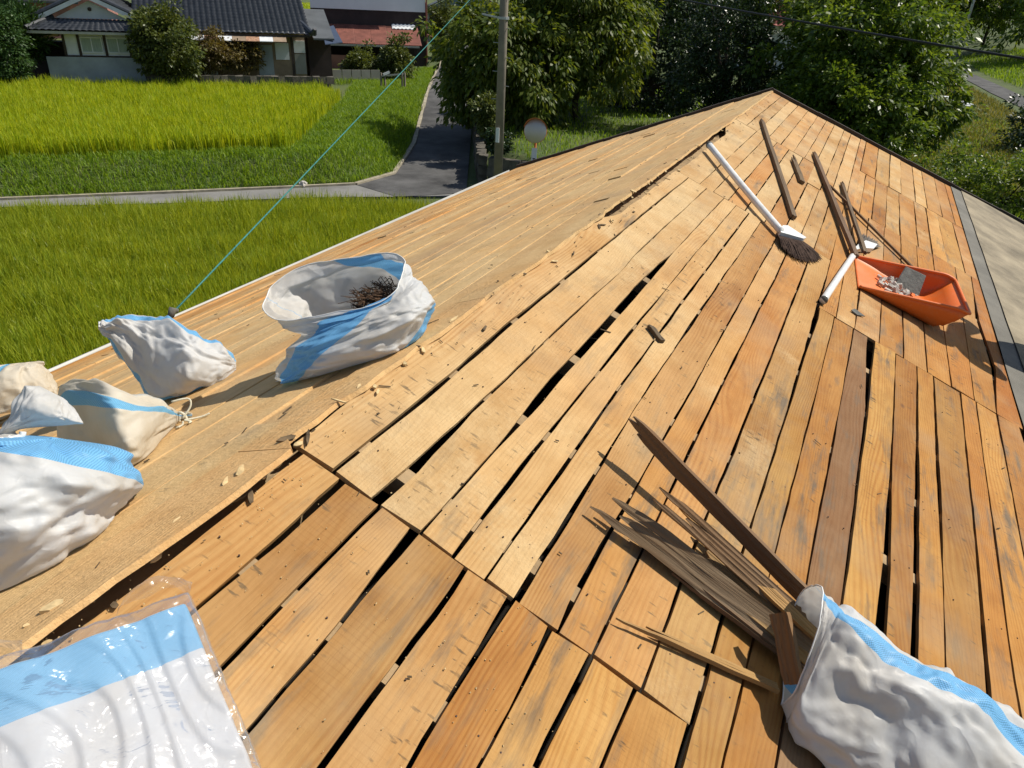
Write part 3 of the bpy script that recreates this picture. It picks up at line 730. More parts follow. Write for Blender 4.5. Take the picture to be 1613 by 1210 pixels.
px_tree('persimmon_tree', 'persimmon tree overhanging the lane behind the utility pole', 'tree', 800, 92, 37, 92, 82, MAT['leaf_persimmon'], n_clump=330, per=80, L=.30, W=.13, droop=1.0, clump_r=.6, seed=1, group=G_T)
px_tree('persimmon_tree', 'persimmon tree with a few reddish leaves, right of the utility pole', 'tree', 918, 45, 39, 88, 112, MAT['leaf_persimmon'], n_clump=360, per=80, L=.30, W=.13, droop=1.0, clump_r=.6, seed=2, group=G_T, bottom=-.7)
px_tree('evergreen_tree', 'dense dark evergreen tree left of the roof apex', 'tree', 1030, 92, 45, 84, 140, MAT['leaf_dark'], n_clump=420, per=70, L=.22, W=.12, droop=.3, clump_r=.55, seed=3, group=G_T, lumps=.3)
px_tree('camellia_tree', 'dark tree with small glossy leaves just behind the roof apex', 'tree', 1150, 95, 38, 72, 105, MAT['leaf_dark'], n_clump=380, per=80, L=.15, W=.09, droop=.2, clump_r=.42, seed=4, group=G_T)
px_tree('chestnut_tree', 'large broad green tree right of the roof apex', 'tree', 1356, 116, 36, 112, 102, MAT['leaf_mid'], n_clump=620, per=80, L=.24, W=.12, droop=.6, clump_r=.5, seed=5, group=G_T, rdepth=110)
px_tree('chestnut_tree', 'lower leafy tree dipping behind the right verge of the roof', 'tree', 1320, 185, 33, 100, 58, MAT['leaf_mid'], n_clump=280, per=80, L=.22, W=.11, droop=.5, clump_r=.42, seed=6, group=G_T, rdepth=60)
px_tree('background_tree', 'tree filling the top of the picture above the dark evergreen', 'tree', 1040, -10, 66, 120, 70, MAT['leaf_mid'], n_clump=260, per=70, L=.40, W=.20, droop=.5, clump_r=.95, seed=7, group=G_T)
px_tree('background_tree', 'tree at the top edge right of the red tiled roof', 'tree', 1385, -22, 62, 105, 62, MAT['leaf_persimmon'], n_clump=280, per=70, L=.36, W=.18, droop=.6, clump_r=.9, seed=8, group=G_T)
px_tree('background_tree', 'tree at the top edge left of the red tiled roof', 'tree', 1160, -30, 62, 60, 62, MAT['leaf_mid'], n_clump=170, per=70, L=.36, W=.18, droop=.6, clump_r=.9, seed=9, group=G_T)
for k, (cx, cy, d, rx, ry, lb) in enumerate([(1472, -8, 120, 52, 40, 'far tree behind the leaning steel pole, on its left'), (1575, -14, 125, 60, 40, 'far tree on the bank right of the leaning steel pole'), (1690, 0, 110, 60, 55, 'far tree at the top right corner of the picture'), (1520, -25, 150, 120, 40, 'distant tree line above the leaning steel pole')]):
    px_tree('background_tree', lb, 'tree', cx, cy, d, rx, ry, MAT['leaf_mid'], gz=2.5, group=G_T, n_clump=150, per=60, L=.6, W=.3, droop=.4, clump_r=1.4, seed=20 + k)
px_tree('bush', 'rounded glossy bush at the lower right below the meadow', 'bush', 1575, 318, 32, 92, 62, MAT['leaf_mid'], n_clump=260, per=80, L=.14, W=.075, droop=.2, clump_r=.4, seed=31, trunk_r=.06, rdepth=70)
px_tree('bush', 'low bush right of the pale plank pile on the meadow', 'bush', 1660, 215, 45, 60, 45, MAT['leaf_dark'], n_clump=110, per=70, L=.2, W=.1, droop=.2, clump_r=.5, seed=33, trunk_r=.08)
px_tree('shrub', 'pale green shrub on the wall left of the utility pole', 'shrub', 768, 178, 33, 15, 26, MAT['leaf_shrub'], n_clump=70, per=60, L=.14, W=.08, droop=.3, clump_r=.25, seed=34, trunk_r=.04)
px_tree('shrub', 'yellowish shrub on the wall beside the top of the lane', 'shrub', 762, 138, 44, 20, 18, MAT['leaf_shrub'], n_clump=60, per=60, L=.18, W=.1, droop=.3, clump_r=.3, seed=35, trunk_r=.04)
px_tree('shrub', 'dark creeper hanging over the wall at the foot of the utility pole', 'shrub', 786, 222, 29.5, 14, 16, MAT['leaf_dark'], n_clump=50, per=50, L=.12, W=.07, droop=.5, clump_r=.2, seed=36, trunk_r=.04)
px_tree('shrub', 'leafy shrub in front of the red roofed shed, left one', 'shrub', 570, 112, 55.5, 23, 26, MAT['leaf_shrub'], gz=.8, n_clump=110, per=60, L=.22, W=.11, droop=.3, clump_r=.42, seed=37, trunk_r=.05)
px_tree('shrub', 'leafy shrub at the right corner of the red roofed shed', 'shrub', 622, 103, 55, 21, 29, MAT['leaf_shrub'], gz=.8, n_clump=110, per=60, L=.22, W=.11, droop=.4, clump_r=.42, seed=38, trunk_r=.05)
px_tree('garden_tree', 'small round tree in front of the tiled house', 'tree', 258, 68, 47.3, 37, 44, MAT['leaf_shrub'], gz=.85, n_clump=240, per=70, L=.2, W=.11, droop=.3, clump_r=.42, seed=39, trunk_r=.1)
px_tree('garden_shrub', 'russet shrub by the veranda of the tiled house', 'shrub', 335, 80, 49, 24, 20, MAT['leaf_russet'], gz=.85, n_clump=80, per=60, L=.18, W=.09, droop=.2, clump_r=.35, seed=40, trunk_r=.05, shell=.2)
px_tree('garden_shrub', 'russet shrub right of the veranda shrub of the tiled house', 'shrub', 386, 86, 50, 24, 17, MAT['leaf_russet'], gz=.85, n_clump=80, per=60, L=.18, W=.09, droop=.2, clump_r=.35, seed=41, trunk_r=.05, shell=.2)
px_tree('conifer', 'spiky green conifer left of the tiled house', 'tree', 36, 50, 50, 26, 30, MAT['leaf_pine'], gz=.85, n_clump=150, per=70, L=.34, W=.06, droop=-1.0, clump_r=.5, seed=42, trunk_r=.1)
px_tree('garden_tree', 'round clipped tree at the left edge of the picture', 'tree', 0, 76, 48, 26, 46, MAT['leaf_pine'], gz=.85, n_clump=220, per=70, L=.16, W=.08, droop=.2, clump_r=.42, seed=43, trunk_r=.1)
px_tree('barn_tree', 'slender tree in front of the blue gabled barn', 'tree', 700, 42, 72, 22, 38, MAT['leaf_shrub'], gz=.8, n_clump=110, per=50, L=.28, W=.14, droop=.4, clump_r=.55, seed=44, trunk_r=.1)

# ------------------------------------------------------------------ houses beyond the field
class Frame:
    def __init__(s, o, t, z, k=1.0): s.k = k; s.o = np.array(o, float); s.t = _n(np.array(t, float)); s.b = np.array([-s.t[1], s.t[0]]); s.z = z
    def P(s, a, d, h): q = s.o + (a * s.t + d * s.b) * s.k; h = h if h < 1.3 else 1.3 + (h - 1.3) * s.hs; return np.array([q[0], q[1], s.z + h])
    def T(s): return np.array([*s.t, 0.])
    hs = 1.0
    def B(s): return np.array([*s.b, 0.])
    def rect(s, name, a0, a1, h0, h1, d, mat, parent, th=.08):
        return MB().poly([s.P(a0, d, h0), s.P(a1, d, h0), s.P(a1, d, h1), s.P(a0, d, h1)], s.B() * th).build(name, mat, parent)
    def block(s, name, a0, a1, d0, d1, h0, h1, mat, parent):
        return MB().poly([s.P(a0, d0, h0), s.P(a1, d0, h0), s.P(a1, d1, h0), s.P(a0, d1, h0)], (0, 0, s.P(0, 0, h1)[2] - s.P(0, 0, h0)[2])).build(name, mat, parent)
def tile_slope(name, e0, e1, r0, r1, mat, parent, pitch=.30, run=.27, amp=.045):
    """a slope of interlocking tiles: waves across, a step at every course"""
    e0, e1, r0, r1 = (np.asarray(q, float) for q in (e0, e1, r0, r1))
    w = max(np.linalg.norm(e1 - e0), np.linalg.norm(r1 - r0)); l = np.linalg.norm((r0 + r1) / 2 - (e0 + e1) / 2)
    cols, rows = max(2, int(w / pitch)), max(2, int(l / run)); k = 5
    nrm = np.cross(e1 - e0, (r0 + r1) / 2 - (e0 + e1) / 2); nrm = _n(nrm); nrm = nrm if nrm[2] > 0 else -nrm
    x = np.linspace(0, 1, cols * k + 1); prof = amp * (np.abs(np.sin(x * cols * np.pi)) ** .7)
    V = []; ys = []
    for r in range(rows): ys += [(r / rows, .05), ((r + .985) / rows, .0)]
    for (y, st) in ys:
        a, b = e0 + (r0 - e0) * y, e1 + (r1 - e1) * y
        V.append(a + np.outer(x, b - a) + np.outer(prof + st, nrm))
    V = np.concatenate(V); nxx = len(x); q = (np.arange(len(ys) - 1)[:, None] * nxx + np.arange(nxx - 1)[None, :]).ravel()
    return big_mesh(name, V, np.stack([q, q + 1, q + nxx + 1, q + nxx], 1), mat, parent)
def slab(name, a, b, c, d, th, mat, parent): return MB().poly([a, b, c, d], (0, 0, -th)).build(name, mat, parent)

F1 = Frame(ground(84, 118, 1.6)[:2], (.735, .678), 1.2, .87)
F1.hs = .66
h1 = thing('tiled_house', F1.P(6, 3, 0), 'traditional house with black glazed tile roof and white plaster walls beyond the rice', 'house')
F1.rect('skirting_wall', -.15, 5.2, -.5, 1.3, -.05, MAT['wallblue'], h1, .1)
F1.block('wall', .95, 5.1, .1, 6, -.5, 3.25, MAT['plaster'], h1)
for a in (.95, 1.75, 3.2, 4.55, 5.1): F1.rect('post', a - .07, a + .07, 1.3, 3.3, .02, MAT['dark_timber'], h1, .1)
F1.rect('beam', .9, 5.2, 1.3, 1.42, -.01, MAT['dark_timber'], h1, .1)
for a in (1.85, 3.3):
    w = F1.rect('window', a, a + 1.2, 1.65, 2.75, .05, MAT['curtain'], h1, .06)
    for (x0, x1, z0, z1) in ((a, a + 1.2, 1.6, 1.7), (a, a + 1.2, 2.7, 2.8), (a, a + .06, 1.7, 2.7), (a + 1.14, a + 1.2, 1.7, 2.7), (a + .57, a + .63, 1.7, 2.7)):
        F1.rect('window_frame', x0, x1, z0, z1, .01, MAT['plaster'], w, .05)
tile_slope('tile_skirt', F1.P(-.7, -.9, 3.25), F1.P(5.7, -.9, 3.25), F1.P(.5, .75, 4.0), F1.P(4.7, .75, 4.0), MAT['tile'], h1)
F1.rect('eave_board', -.7, 5.7, 3.05, 3.24, -.85, MAT['gutter'], h1, .03)
slab('soffit', F1.P(-.6, -.8, 3.1), F1.P(5.6, -.8, 3.1), F1.P(5.6, .1, 3.3), F1.P(-.6, .1, 3.3), .05, MAT['barnwall'], h1)
MB().poly([F1.P(.6, .85, 4.05), F1.P(4.6, .85, 4.05), F1.P(2.6, .85, 5.35)], F1.B() * .1).build('gable_panel', MAT['plaster'], h1)
MB().tube([F1.P(2.6, .84, 4.75), F1.P(2.6, .78, 4.75)], .1, 10).build('gable_crest', MAT['dark_timber'], h1)
for sg in (-1, 1):
    e = 2.6 + sg * 3.5
    tile_slope('tile_slope', F1.P(e, .2, 3.75), F1.P(e, 7.5, 3.75), F1.P(2.6, .2, 5.85), F1.P(2.6, 7.5, 5.85), MAT['tile'], h1)
    MB().bar(F1.P(e, .25, 3.62), F1.P(2.6, .25, 5.72), .12, .2).build('barge_board', MAT['plaster'], h1)
    MB().tube([F1.P(e - sg * .1, .3, 3.95), F1.P(2.6, .3, 6.0)], .13, 8).build('verge_roll', MAT['tile'], h1)
MB().tube([F1.P(2.6, .1, 6.02), F1.P(2.6, 7.5, 6.02)], .2, 8).build('ridge_roll', MAT['tile'], h1)
MB().tube([F1.P(2.6, .0, 6.05), F1.P(2.6, .12, 6.35)], [.16, .26], 8).build('ridge_end_tile', MAT['tile'], h1)
for (a0, d0, z0, a1, d1, z1) in ((-.7, -.9, 3.4, .5, .75, 4.15), (5.7, -.9, 3.4, 4.7, .75, 4.15)):
    MB().tube([F1.P(a0, d0, z0), F1.P(a1, d1, z1)], .14, 8).build('hip_roll', MAT['tile'], h1)
# main range
F1.block('main_wall', 5.3, 15.3, 3.1, 9, -.5, 3.4, MAT['mud'], h1)
tile_slope('main_tile_slope', F1.P(4.6, 1.9, 3.2), F1.P(15.7, 1.9, 3.2), F1.P(4.6, 8.2, 8.3), F1.P(15.2, 8.2, 8.3), MAT['tile'], h1)
tile_slope('main_tile_slope', F1.P(15.7, 14, 3.2), F1.P(4.6, 14, 3.2), F1.P(15.2, 8.2, 8.3), F1.P(4.6, 8.2, 8.3), MAT['tile'], h1)
MB().tube([F1.P(4.6, 8.2, 8.5), F1.P(15.4, 8.2, 8.5)], .25, 8).build('ridge_roll', MAT['tile'], h1)
MB().tube([F1.P(15.75, 1.85, 3.35), F1.P(15.0, 3.6, 4.3)], .17, 8).build('hip_roll', MAT['tile'], h1)
MB().tube([F1.P(15.85, 1.75, 3.35), F1.P(15.95, 1.5, 3.75)], [.2, .1], 8).build('ridge_end_tile', MAT['tile'], h1)
MB().poly([F1.P(15.1, 5.2, 4.9), F1.P(15.1, 11, 4.9), F1.P(15.1, 8.2, 8.0)], F1.T() * .1).build('gable_panel', MAT['mud'], h1)
F1.rect('eave_board', 4.8, 15.6, 3.0, 3.18, 1.95, MAT['dark_timber'], h1, .05)
for (a0, a1, z0, z1, m) in ((7.3, 8.2, .3, 2.4, 'mud'), (8.3, 8.45, 0, 3, 'dark_timber'), (8.5, 9.4, .2, 1.4, 'plaster'), (6.0, 7.2, .2, 2.3, 'barnwall'),
                            (9.5, 12.0, .5, 2.3, 'glass'), (12.1, 13.1, .2, 2.2, 'wallblue'), (13.3, 14.2, 1.1, 2.4, 'plaster'), (14.35, 14.5, 0, 3.0, 'dark_timber'), (14.55, 15.3, 1.6, 2.6, 'plaster'), (14.55, 15.3, .3, 1.5, 'barnwall'), (5.3, 5.9, -.1, 1.3, 'plaster')):
    F1.rect('wall_panel', a0, a1, z0, z1, 2.99, MAT[m], h1, .1)
for a in (9.5, 10.35, 11.2, 12.0): F1.rect('veranda_post', a - .05, a + .05, 0, 2.7, 2.85, MAT['mud'], h1, .1)
F1.rect('veranda_rail', 9.5, 12.0, 1.25, 1.33, 2.86, MAT['mud'], h1, .08)
for k, m in enumerate(('awning', 'awning', 'awning', 'rust', 'awning', 'mud', 'rust', 'awning', 'mud')):
    a = 6.3 + k * .86
    MB().poly([F1.P(a, 1.25, 2.62 + .01 * (k % 2)), F1.P(a + .85, 1.25, 2.62 + .01 * (k % 2)), F1.P(a + .85, 2.0, 2.98), F1.P(a, 2.0, 2.98)], (0, 0, .03)).build('awning_sheet', MAT[m], h1)
F1.block('air_conditioner', 8.55, 9.35, 2.45, 2.8, -.05, .65, MAT['plaster'], h1)
# side range with grey sheet roof and navy sheet
slab('sheet_roof', F1.P(15.9, 2.6, 2.9), F1.P(17.3, 2.6, 2.9), F1.P(17.2, 8.0, 5.0), F1.P(15.4, 8.0, 5.0), .1, MAT['metalroof'], h1)
slab('navy_sheet', F1.P(16.6, 2.0, 2.5), F1.P(17.9, 3.0, 2.6), F1.P(17.6, 5.5, 3.8), F1.P(16.7, 4.6, 3.6), .05, MAT['tarp'], h1)
F1.block('side_wall', 15.6, 17.2, 4.4, 8, -.1, 2.9, MAT['brownwall'], h1)
# lean-to at the left
slab('lean_to_roof', F1.P(-2.9, .2, 2.0), F1.P(.7, .2, 3.0), F1.P(.7, 4, 3.2), F1.P(-2.9, 4, 2.2), .12, MAT['mud'], h1)
F1.block('lean_to_wall', -2.6, .7, 2.6, 4, -.2, 2.1, MAT['brownwall'], h1)

nb = thing('red_sheet_house', along(60, 10, 78) * np.array([1, 1, 0]), 'house clad in faded red metal sheets behind the left end of the tiled house', 'house')
F5 = Frame(ground(30, 60, .8)[:2], (.735, .678), .85)
F5.block('wall', .5, 7.5, 0, 6, -.2, 8.0, MAT['pinkwall'], nb)
F5.rect('window', 3.3, 4.4, 5.4, 6.6, -.06, MAT['awning'], nb, .05)
F5.block('dark_wall', -9, .4, -.3, 6, -.2, 6.3, MAT['brownwall'], nb)
slab('eave_roof', F5.P(-9.3, -1.6, 3.0), F5.P(5.5, -1.6, 3.0), F5.P(5.5, .2, 4.0), F5.P(-9.3, .2, 4.0), .15, MAT['tile'], nb)
MB().tube([F5.P(.45, -.2, 3.6), F5.P(.1, -.2, 8.2)], .09, 6).build('downpipe', MAT['awning'], nb)
MB().tube([F5.P(.45, -.2, 3.6), F5.P(2.0, -2.6, 2.0)], .09, 6).build('downpipe', MAT['awning'], nb)
F5.block('upper_wall', -9, .2, .4, 6, 6.3, 8.2, MAT['plaster'], nb)

# store house with lean-to shed
F2 = Frame(ground(655, 110, .8)[:2], (.80, .60), .8)
sh = thing('open_shed', F2.P(-3.5, 1, 0), 'open lean-to shed with a rusty red corrugated roof', 'shed')
def corrugated(name, a, b, c, d, n, amp, mat, parent):
    a, b, c, d = (np.asarray(q, float) for q in (a, b, c, d)); V = []
    x = np.linspace(0, 1, n * 2 + 1); up = np.array([0, 0, 1.])
    for y in (0, 1): V.append((a + (d - a) * y) + np.outer(x, (b - a) + ((c - d) - (b - a)) * y) + np.outer(amp * (np.arange(len(x)) % 2), up))
    V = np.concatenate(V + [v_ - up * .03 for v_ in V]); m = len(x); i = np.arange(m - 1)
    return big_mesh(name, V, np.concatenate([np.stack([i, i + 1, i + m + 1, i + m], 1), np.stack([i + 2 * m, i + 3 * m, i + 3 * m + 1, i + 2 * m + 1], 1)]), mat, parent)
for k in range(8):
    a = -9.4 + k * 1.22
    corrugated('roof_sheet', F2.P(a, -1.0, 1.75 + .012 * (k % 2)), F2.P(a + 1.24, -1.0, 1.75 + .012 * (k % 2)), F2.P(a + 1.24, 2.2, 2.85 + .012 * (k % 2)), F2.P(a, 2.2, 2.85 + .012 * (k % 2)), 10, .03, MAT['rustroof'], sh)
corrugated('white_roof_sheet', F2.P(-1.6, 1.6, 2.7), F2.P(.2, 1.6, 2.7), F2.P(.2, 2.3, 2.98), F2.P(-1.6, 2.3, 2.98), 6, .06, MAT['awning'], sh)
F2.rect('eave_gutter', -9.7, .2, 1.6, 1.72, -1.08, MAT['gutter'], sh, .06)
for a in (-9.2, -4.3, .05): F2.rect('post', a, a + .13, -.1, 1.75, -.8, MAT['dark_timber'], sh, .13)
F2.rect('low_wall', -9.2, -5.2, -.1, .95, -.7, MAT['pinkwall'], sh, .08)
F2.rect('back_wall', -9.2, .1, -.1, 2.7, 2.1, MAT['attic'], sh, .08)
st = thing('storehouse', F2.P(-2.5, 5, 0), 'tall storehouse with white upper wall over dark brown sheeting', 'building')
F2.block('wall', -7.6, 1.0, 2.3, 8, -.2, 3.9, MAT['brownwall'], st)
F2.block('upper_wall', -7.6, 1.0, 2.22, 8.1, 3.9, 8.5, MAT['whitewall'], st)
MB().poly([F2.P(1.03, 2.3, -.1), F2.P(1.03, 8, -.1), F2.P(1.03, 8, 4.6), F2.P(1.03, 2.3, 4.6)], F2.T() * .08).build('side_cladding', MAT['rustroof'], st)
MB().tube([F2.P(1.1, 2.1, .2), F2.P(1.1, 2.1, 8.4)], .06, 6).build('downpipe', MAT['rustroof'], st)
MB().poly([F2.P(1.13, 3.0, 2.3), F2.P(1.13, 5.5, 2.3), F2.P(2.1, 5.5, 1.9), F2.P(2.1, 3.0, 1.9)], (0, 0, .06)).build('door_canopy', MAT['rustroof'], st)
slab('roof', F2.P(-7, 1.6, 8.2), F2.P(1.8, 1.6, 8.2), F2.P(1.8, 5.2, 10), F2.P(-7, 5.2, 10), .2, MAT['tile'], st)
slab('roof', F2.P(-7, 8.8, 8.2), F2.P(1.8, 8.8, 8.2), F2.P(1.8, 5.2, 10), F2.P(-7, 5.2, 10), .2, MAT['tile'], st)

F3 = Frame(ground(735, 68, .8)[:2], (.87, .49), .8)
bn = thing('gabled_barn', F3.P(0, 3, 0), 'barn with blue-grey gable and a red roof at the head of the lane', 'barn')
F3.block('wall', -4.5, 4.6, 0, 9, -.2, 3.0, MAT['barnwall'], bn)
MB().poly([F3.P(-5, -.1, 3.0), F3.P(5, -.1, 3.0), F3.P(0, -.1, 5.4)], F3.B() * .2).build('gable', MAT['barnblue'], bn)
for sg in (-1, 1):
    slab('roof', F3.P(sg * 5.4, -.5, 3.0), F3.P(sg * 5.4, 9.5, 3.0), F3.P(0, 9.5, 5.6), F3.P(0, -.5, 5.6), .12, MAT['rustroof'] if sg > 0 else MAT['metalroof'], bn)
F3.rect('lintel', -4.6, 4.7, 2.7, 3.0, -.14, MAT['barnblue'], bn, .1)
rt = thing('red_tiled_house', ground(1240, 30, 1.)[:3], 'red tiled roof showing between the treetops at the top edge', 'house')
F6 = Frame(along(1238, 12, 82)[:2], (.95, .3), 1.0)
tile_slope('roof', F6.P(-4, -3, 3.6), F6.P(4, -3, 3.6), F6.P(-4, 2, 6.6), F6.P(4, 2, 6.6), MAT['redtile'], rt, .5, .4, .08)
tile_slope('roof', F6.P(4, 7, 3.6), F6.P(-4, 7, 3.6), F6.P(4, 2, 6.6), F6.P(-4, 2, 6.6), MAT['redtile'], rt, .5, .4, .08)
F6.block('wall', -3.5, 3.5, -2, 6, -.3, 3.6, MAT['plaster'], rt)

# low stone wall before the tiled house, fence by the shed
lw = thing('low_stone_wall', F1.P(10, -.8, 0), 'low dark mossy stone wall along the garden of the tiled house', 'wall')
def stone_mesh(i, w, d, h):
    r_ = random.Random(i); V = []
    for z in (-1, 1):
        for (x, y) in ((-1, -1), (1, -1), (1, 1), (-1, 1)): V.append((x * w / 2 * r_.uniform(.78, 1), y * d / 2 * r_.uniform(.8, 1), z * h / 2 * r_.uniform(.8, 1)))
    me = bpy.data.meshes.new('stone'); me.from_pydata(V, [], BOXF); me.materials.append(MAT['stone']); me.update(); return me
ST = [stone_mesh(i, .42, .34, .36) for i in range(6)]
def put_stone(P, ang, parent, sc=(1, 1, 1)):
    o = bpy.data.objects.new('stone', random.choice(ST)); COL.objects.link(o)
    o.matrix_basis = Matrix.Translation(Vector(P)) @ Matrix.Rotation(ang + random.uniform(-.15, .15), 4, 'Z') @ Matrix.Rotation(random.uniform(-.1, .1), 4, 'X') @ Matrix.Diagonal((*sc, 1))
    attach(o, parent)
ang1 = math.atan2(F1.t[1], F1.t[0])
for k in range(26):
    for r in range(2): put_stone(F1.P(5.3 + k * .44 + .2 * r, -.78, .02 + r * .34), ang1, lw, (1.12, 1.1, 1.12))
rw = thing('retaining_wall', (-17, 34, 0), 'dark stone retaining wall along the right side of the lane', 'wall')
def wall_line(A, B, parent, rows, step=.44):
    A, B = np.array(A, float), np.array(B, float); n = int(np.linalg.norm(B - A) / step); ang = math.atan2(*(B - A)[::-1])
    for k in range(n):
        p = A + (B - A) * (k + .5) / n; z0 = road_z(p[None])[0]
        top = 1.12
        for r in range(rows):
            z = z0 + .17 + r * .36
            if z < top: put_stone((p[0] + random.uniform(-.04, .04), p[1], z), ang, parent, (1.14, 1.15, 1.12))
wall_line((-13.1, 26.3), ROAD_R[1] + np.array([.3, 0]), rw, 3)
wall_line(ROAD_R[1] + np.array([.3, 0]), ROAD_R[2] + np.array([.3, 0]), rw, 3)
wall_line((-12.8, 26.3), (-6.0, 26.3), rw, 3)
fn = thing('garden_fence', ground(600, 142, .8), 'low fence of posts and a pale rail beside the shed shrubs', 'fence')
for px_ in (601, 607, 634, 638): 
    g_ = ground(px_, 142, .8); MB().bar(g_, g_ + [0, 0, 1.0], .09, .09, (0, 1, 0)).build('post', MAT['concrete'], fn)
MB().bar(ground(601, 142, .8) + [0, 0, .8], ground(638, 142, .8) + [0, 0, .95], .05, .08).build('rail', MAT['steel'], fn)
MB().bar(ground(606, 142, .8) + [0, -.1, .9], ground(616, 142, .8) + [0, -.1, 1.05], .05, .14).build('name_plate', MAT['awning'], fn)
gw = thing('garden_wall', ground(555, 132, .8), 'weathered board wall below the shed, left of the fence', 'wall')
for k in range(5):
    a = ground(525 + k * 15, 131, .8); b = ground(539 + k * 15, 131, .8); MB().bar(a + [0, 0, .35], b + [0, 0, .35], .06, .9).build('panel', MAT['barnwall'], gw)

# ------------------------------------------------------------------ poles, mirror, wires, odds and ends
pb = np.array([-11.75, 24.9, 0.0])
pole = thing('utility_pole', pb, 'round concrete utility pole standing beside the lane', 'pole')
MB().tube([pb, pb + [0, 0, 5.5], pb + [0, 0, 11.5]], [.165, .145, .125], 16).build('shaft', MAT['concrete'], pole, True)
zc = lambda py, b: min(np.arange(0, 11, .02), key=lambda z: abs(proj(b + [0, 0, z])[1] - py))
MB().tube([pb + [0, 0, zc(29, pb) - .04], pb + [0, 0, zc(29, pb) + .04]], .19, 16).build('clamp_band', MAT['steel'], pole)
MB().bar(pb + [-.18, 0, zc(28, pb)], pb + [-.75, -.1, zc(24, pb)], .05, .05).build('bracket', MAT['steel'], pole)
MB().box(pb + [.02, -.2, zc(212, pb)], (.13, 0, 0), (0, .02, 0), (0, 0, .5)).build('plate', MAT['awning'], pole)
for k, z in enumerate(np.arange(3.4, 9, .45)):
    MB().tube([pb + [0, 0, z], pb + [(.32 if k % 2 else -.32), -.05, z]], .012, 6).build('climbing_step', MAT['steel'], pole)
mbs = np.array([-11.1, 26.7, 0.0]); zc0 = zc(207, mbs)
mir = thing('traffic_mirror', mbs, 'round convex traffic mirror with orange hood on an orange post', 'mirror')
MB().tube([mbs, mbs + [0, .06, zc0 + .2]], .045, 10).build('post', MAT['mirror_orange'], mir, True)
toc = _n((CAM - (mbs + [0, 0, zc0])) + np.array([-4., 0, 0])); sx = _n(np.cross(toc, [0, 0, 1.])); sy = np.cross(sx, toc)
V, Fc = [tuple(mbs + [0, 0, zc0] + toc * .16)], []; R_, NN = .42, 32
for i in range(1, 7):
    for j in range(NN):
        a = 2 * math.pi * j / NN; r = R_ * i / 6; V.append(tuple(mbs + [0, 0, zc0] + (sx * math.cos(a) + sy * math.sin(a)) * r + toc * (.16 - .07 * (i / 6) ** 2)))
for j in range(NN): Fc.append((0, 1 + j, 1 + (j + 1) % NN))
for i in range(5):
    for j in range(NN): Fc.append((1 + i * NN + j, 1 + (i + 1) * NN + j, 1 + (i + 1) * NN + (j + 1) % NN, 1 + i * NN + (j + 1) % NN))
mesh('mirror_disc', V, Fc, MAT['mirror'], mir, True)
mm = MB(); mm.tube([mbs + [0, 0, zc0] + toc * .0, mbs + [0, 0, zc0] + toc * .088], R_ + .012, 32); mm.build('housing', MAT['mirror_orange'], mir)
V, Fc = [], []; ns = 20
for i in range(ns + 1):
    a = math.radians(15 + 150 * i / ns); e = (sx * math.cos(a) + sy * math.sin(a))
    for (r, d_) in ((R_ + .013, .0), (R_ + .03, .24 * math.sin(math.radians(180 * i / ns)) + .09), (R_ + .045, .24 * math.sin(math.radians(180 * i / ns)) + .09), (R_ + .028, .0)): V.append(tuple(mbs + [0, 0, zc0] + e * r + toc * d_))
for i in range(ns):
    for k in range(4): Fc.append((i * 4 + k, i * 4 + (k + 1) % 4, i * 4 + 4 + (k + 1) % 4, i * 4 + 4 + k))
mesh('hood', V, Fc, MAT['mirror_orange'], mir)
zp = zc(246, mbs)
pl_ = MB().box(mbs + [0, 0, zp] + toc * .07, sx * .2, toc * .012, (0, 0, .62)).build('sign_plate', MAT['awning'], mir)
for (x0, x1, z0, z1) in ((-.05, .05, -.10, -.07), (-.01, .02, -.2, -.1), (-.05, .05, -.24, -.21), (-.05, -.025, -.17, -.12)):
    MB().box(mbs + [0, 0, zp + (z0 + z1) / 2] + toc * .079 + sx * (x0 + x1) / 2, sx * (x1 - x0), toc * .006, (0, 0, z1 - z0)).build('sign_stroke', MAT['cable'], pl_)
sp_b = np.array([*ground(1508, 86, 2.2)[:2], 1.2])
stp = thing('steel_pole', sp_b, 'slim grey steel pole beside the lane on the far right bank', 'pole')
MB().tube([sp_b, sp_b + [0, 0, 13]], [.17, .12], 10).build('shaft', MAT['steel'], stp, True)
MB().bar(sp_b + [-.4, 0, 12.2], sp_b + [.4, 0, 12.2], .06, .06).build('arm', MAT['steel'], stp)
def wire(name, p, q, sag, r, mat, n=40):
    p, q = np.asarray(p, float), np.asarray(q, float); mb = MB()
    mb.tube([p + (q - p) * t_ - np.array([0, 0, sag * 4 * t_ * (1 - t_)]) for t_ in np.linspace(0, 1, n)], r, 8); return mb
z9 = zc(-57, pb)
w1 = wire('', pb + [.1, 0, z9], along(1900, 137, 15), .12, .022, MAT['cable']).build('power_cable', MAT['cable'], None, True)
tag(w1, 'thick black power cable crossing the treetops at the upper right', 'cable')
w2 = wire('', sp_b + [0, 0, zc(30, sp_b) if False else 8.5], along(1900, 118, 40), .2, .018, MAT['cable']).build('power_cable', MAT['cable'], None, True)
tag(w2, 'thin wire running from the grey steel pole to the right edge', 'cable')
rp0 = LP(V_EAVE_L + .02, pixL(272, 500)[1], .03)
rope = thing('guy_rope', rp0, 'taut teal rope tied to the eave gutter, running up over the fields', 'rope')
wire('', rp0, pb + [-.14, -.1, zc(-52, pb)], .02, .0065, MAT['teal']).build('strand', MAT['teal'], rope, True)
MB().tube([rp0 + [0, -.03, -.03], rp0 + [0, .0, .02], rp0 + [.0, .035, .0]], [.02, .028, .016], 8).build('knot', MAT['slate'], rope, True)
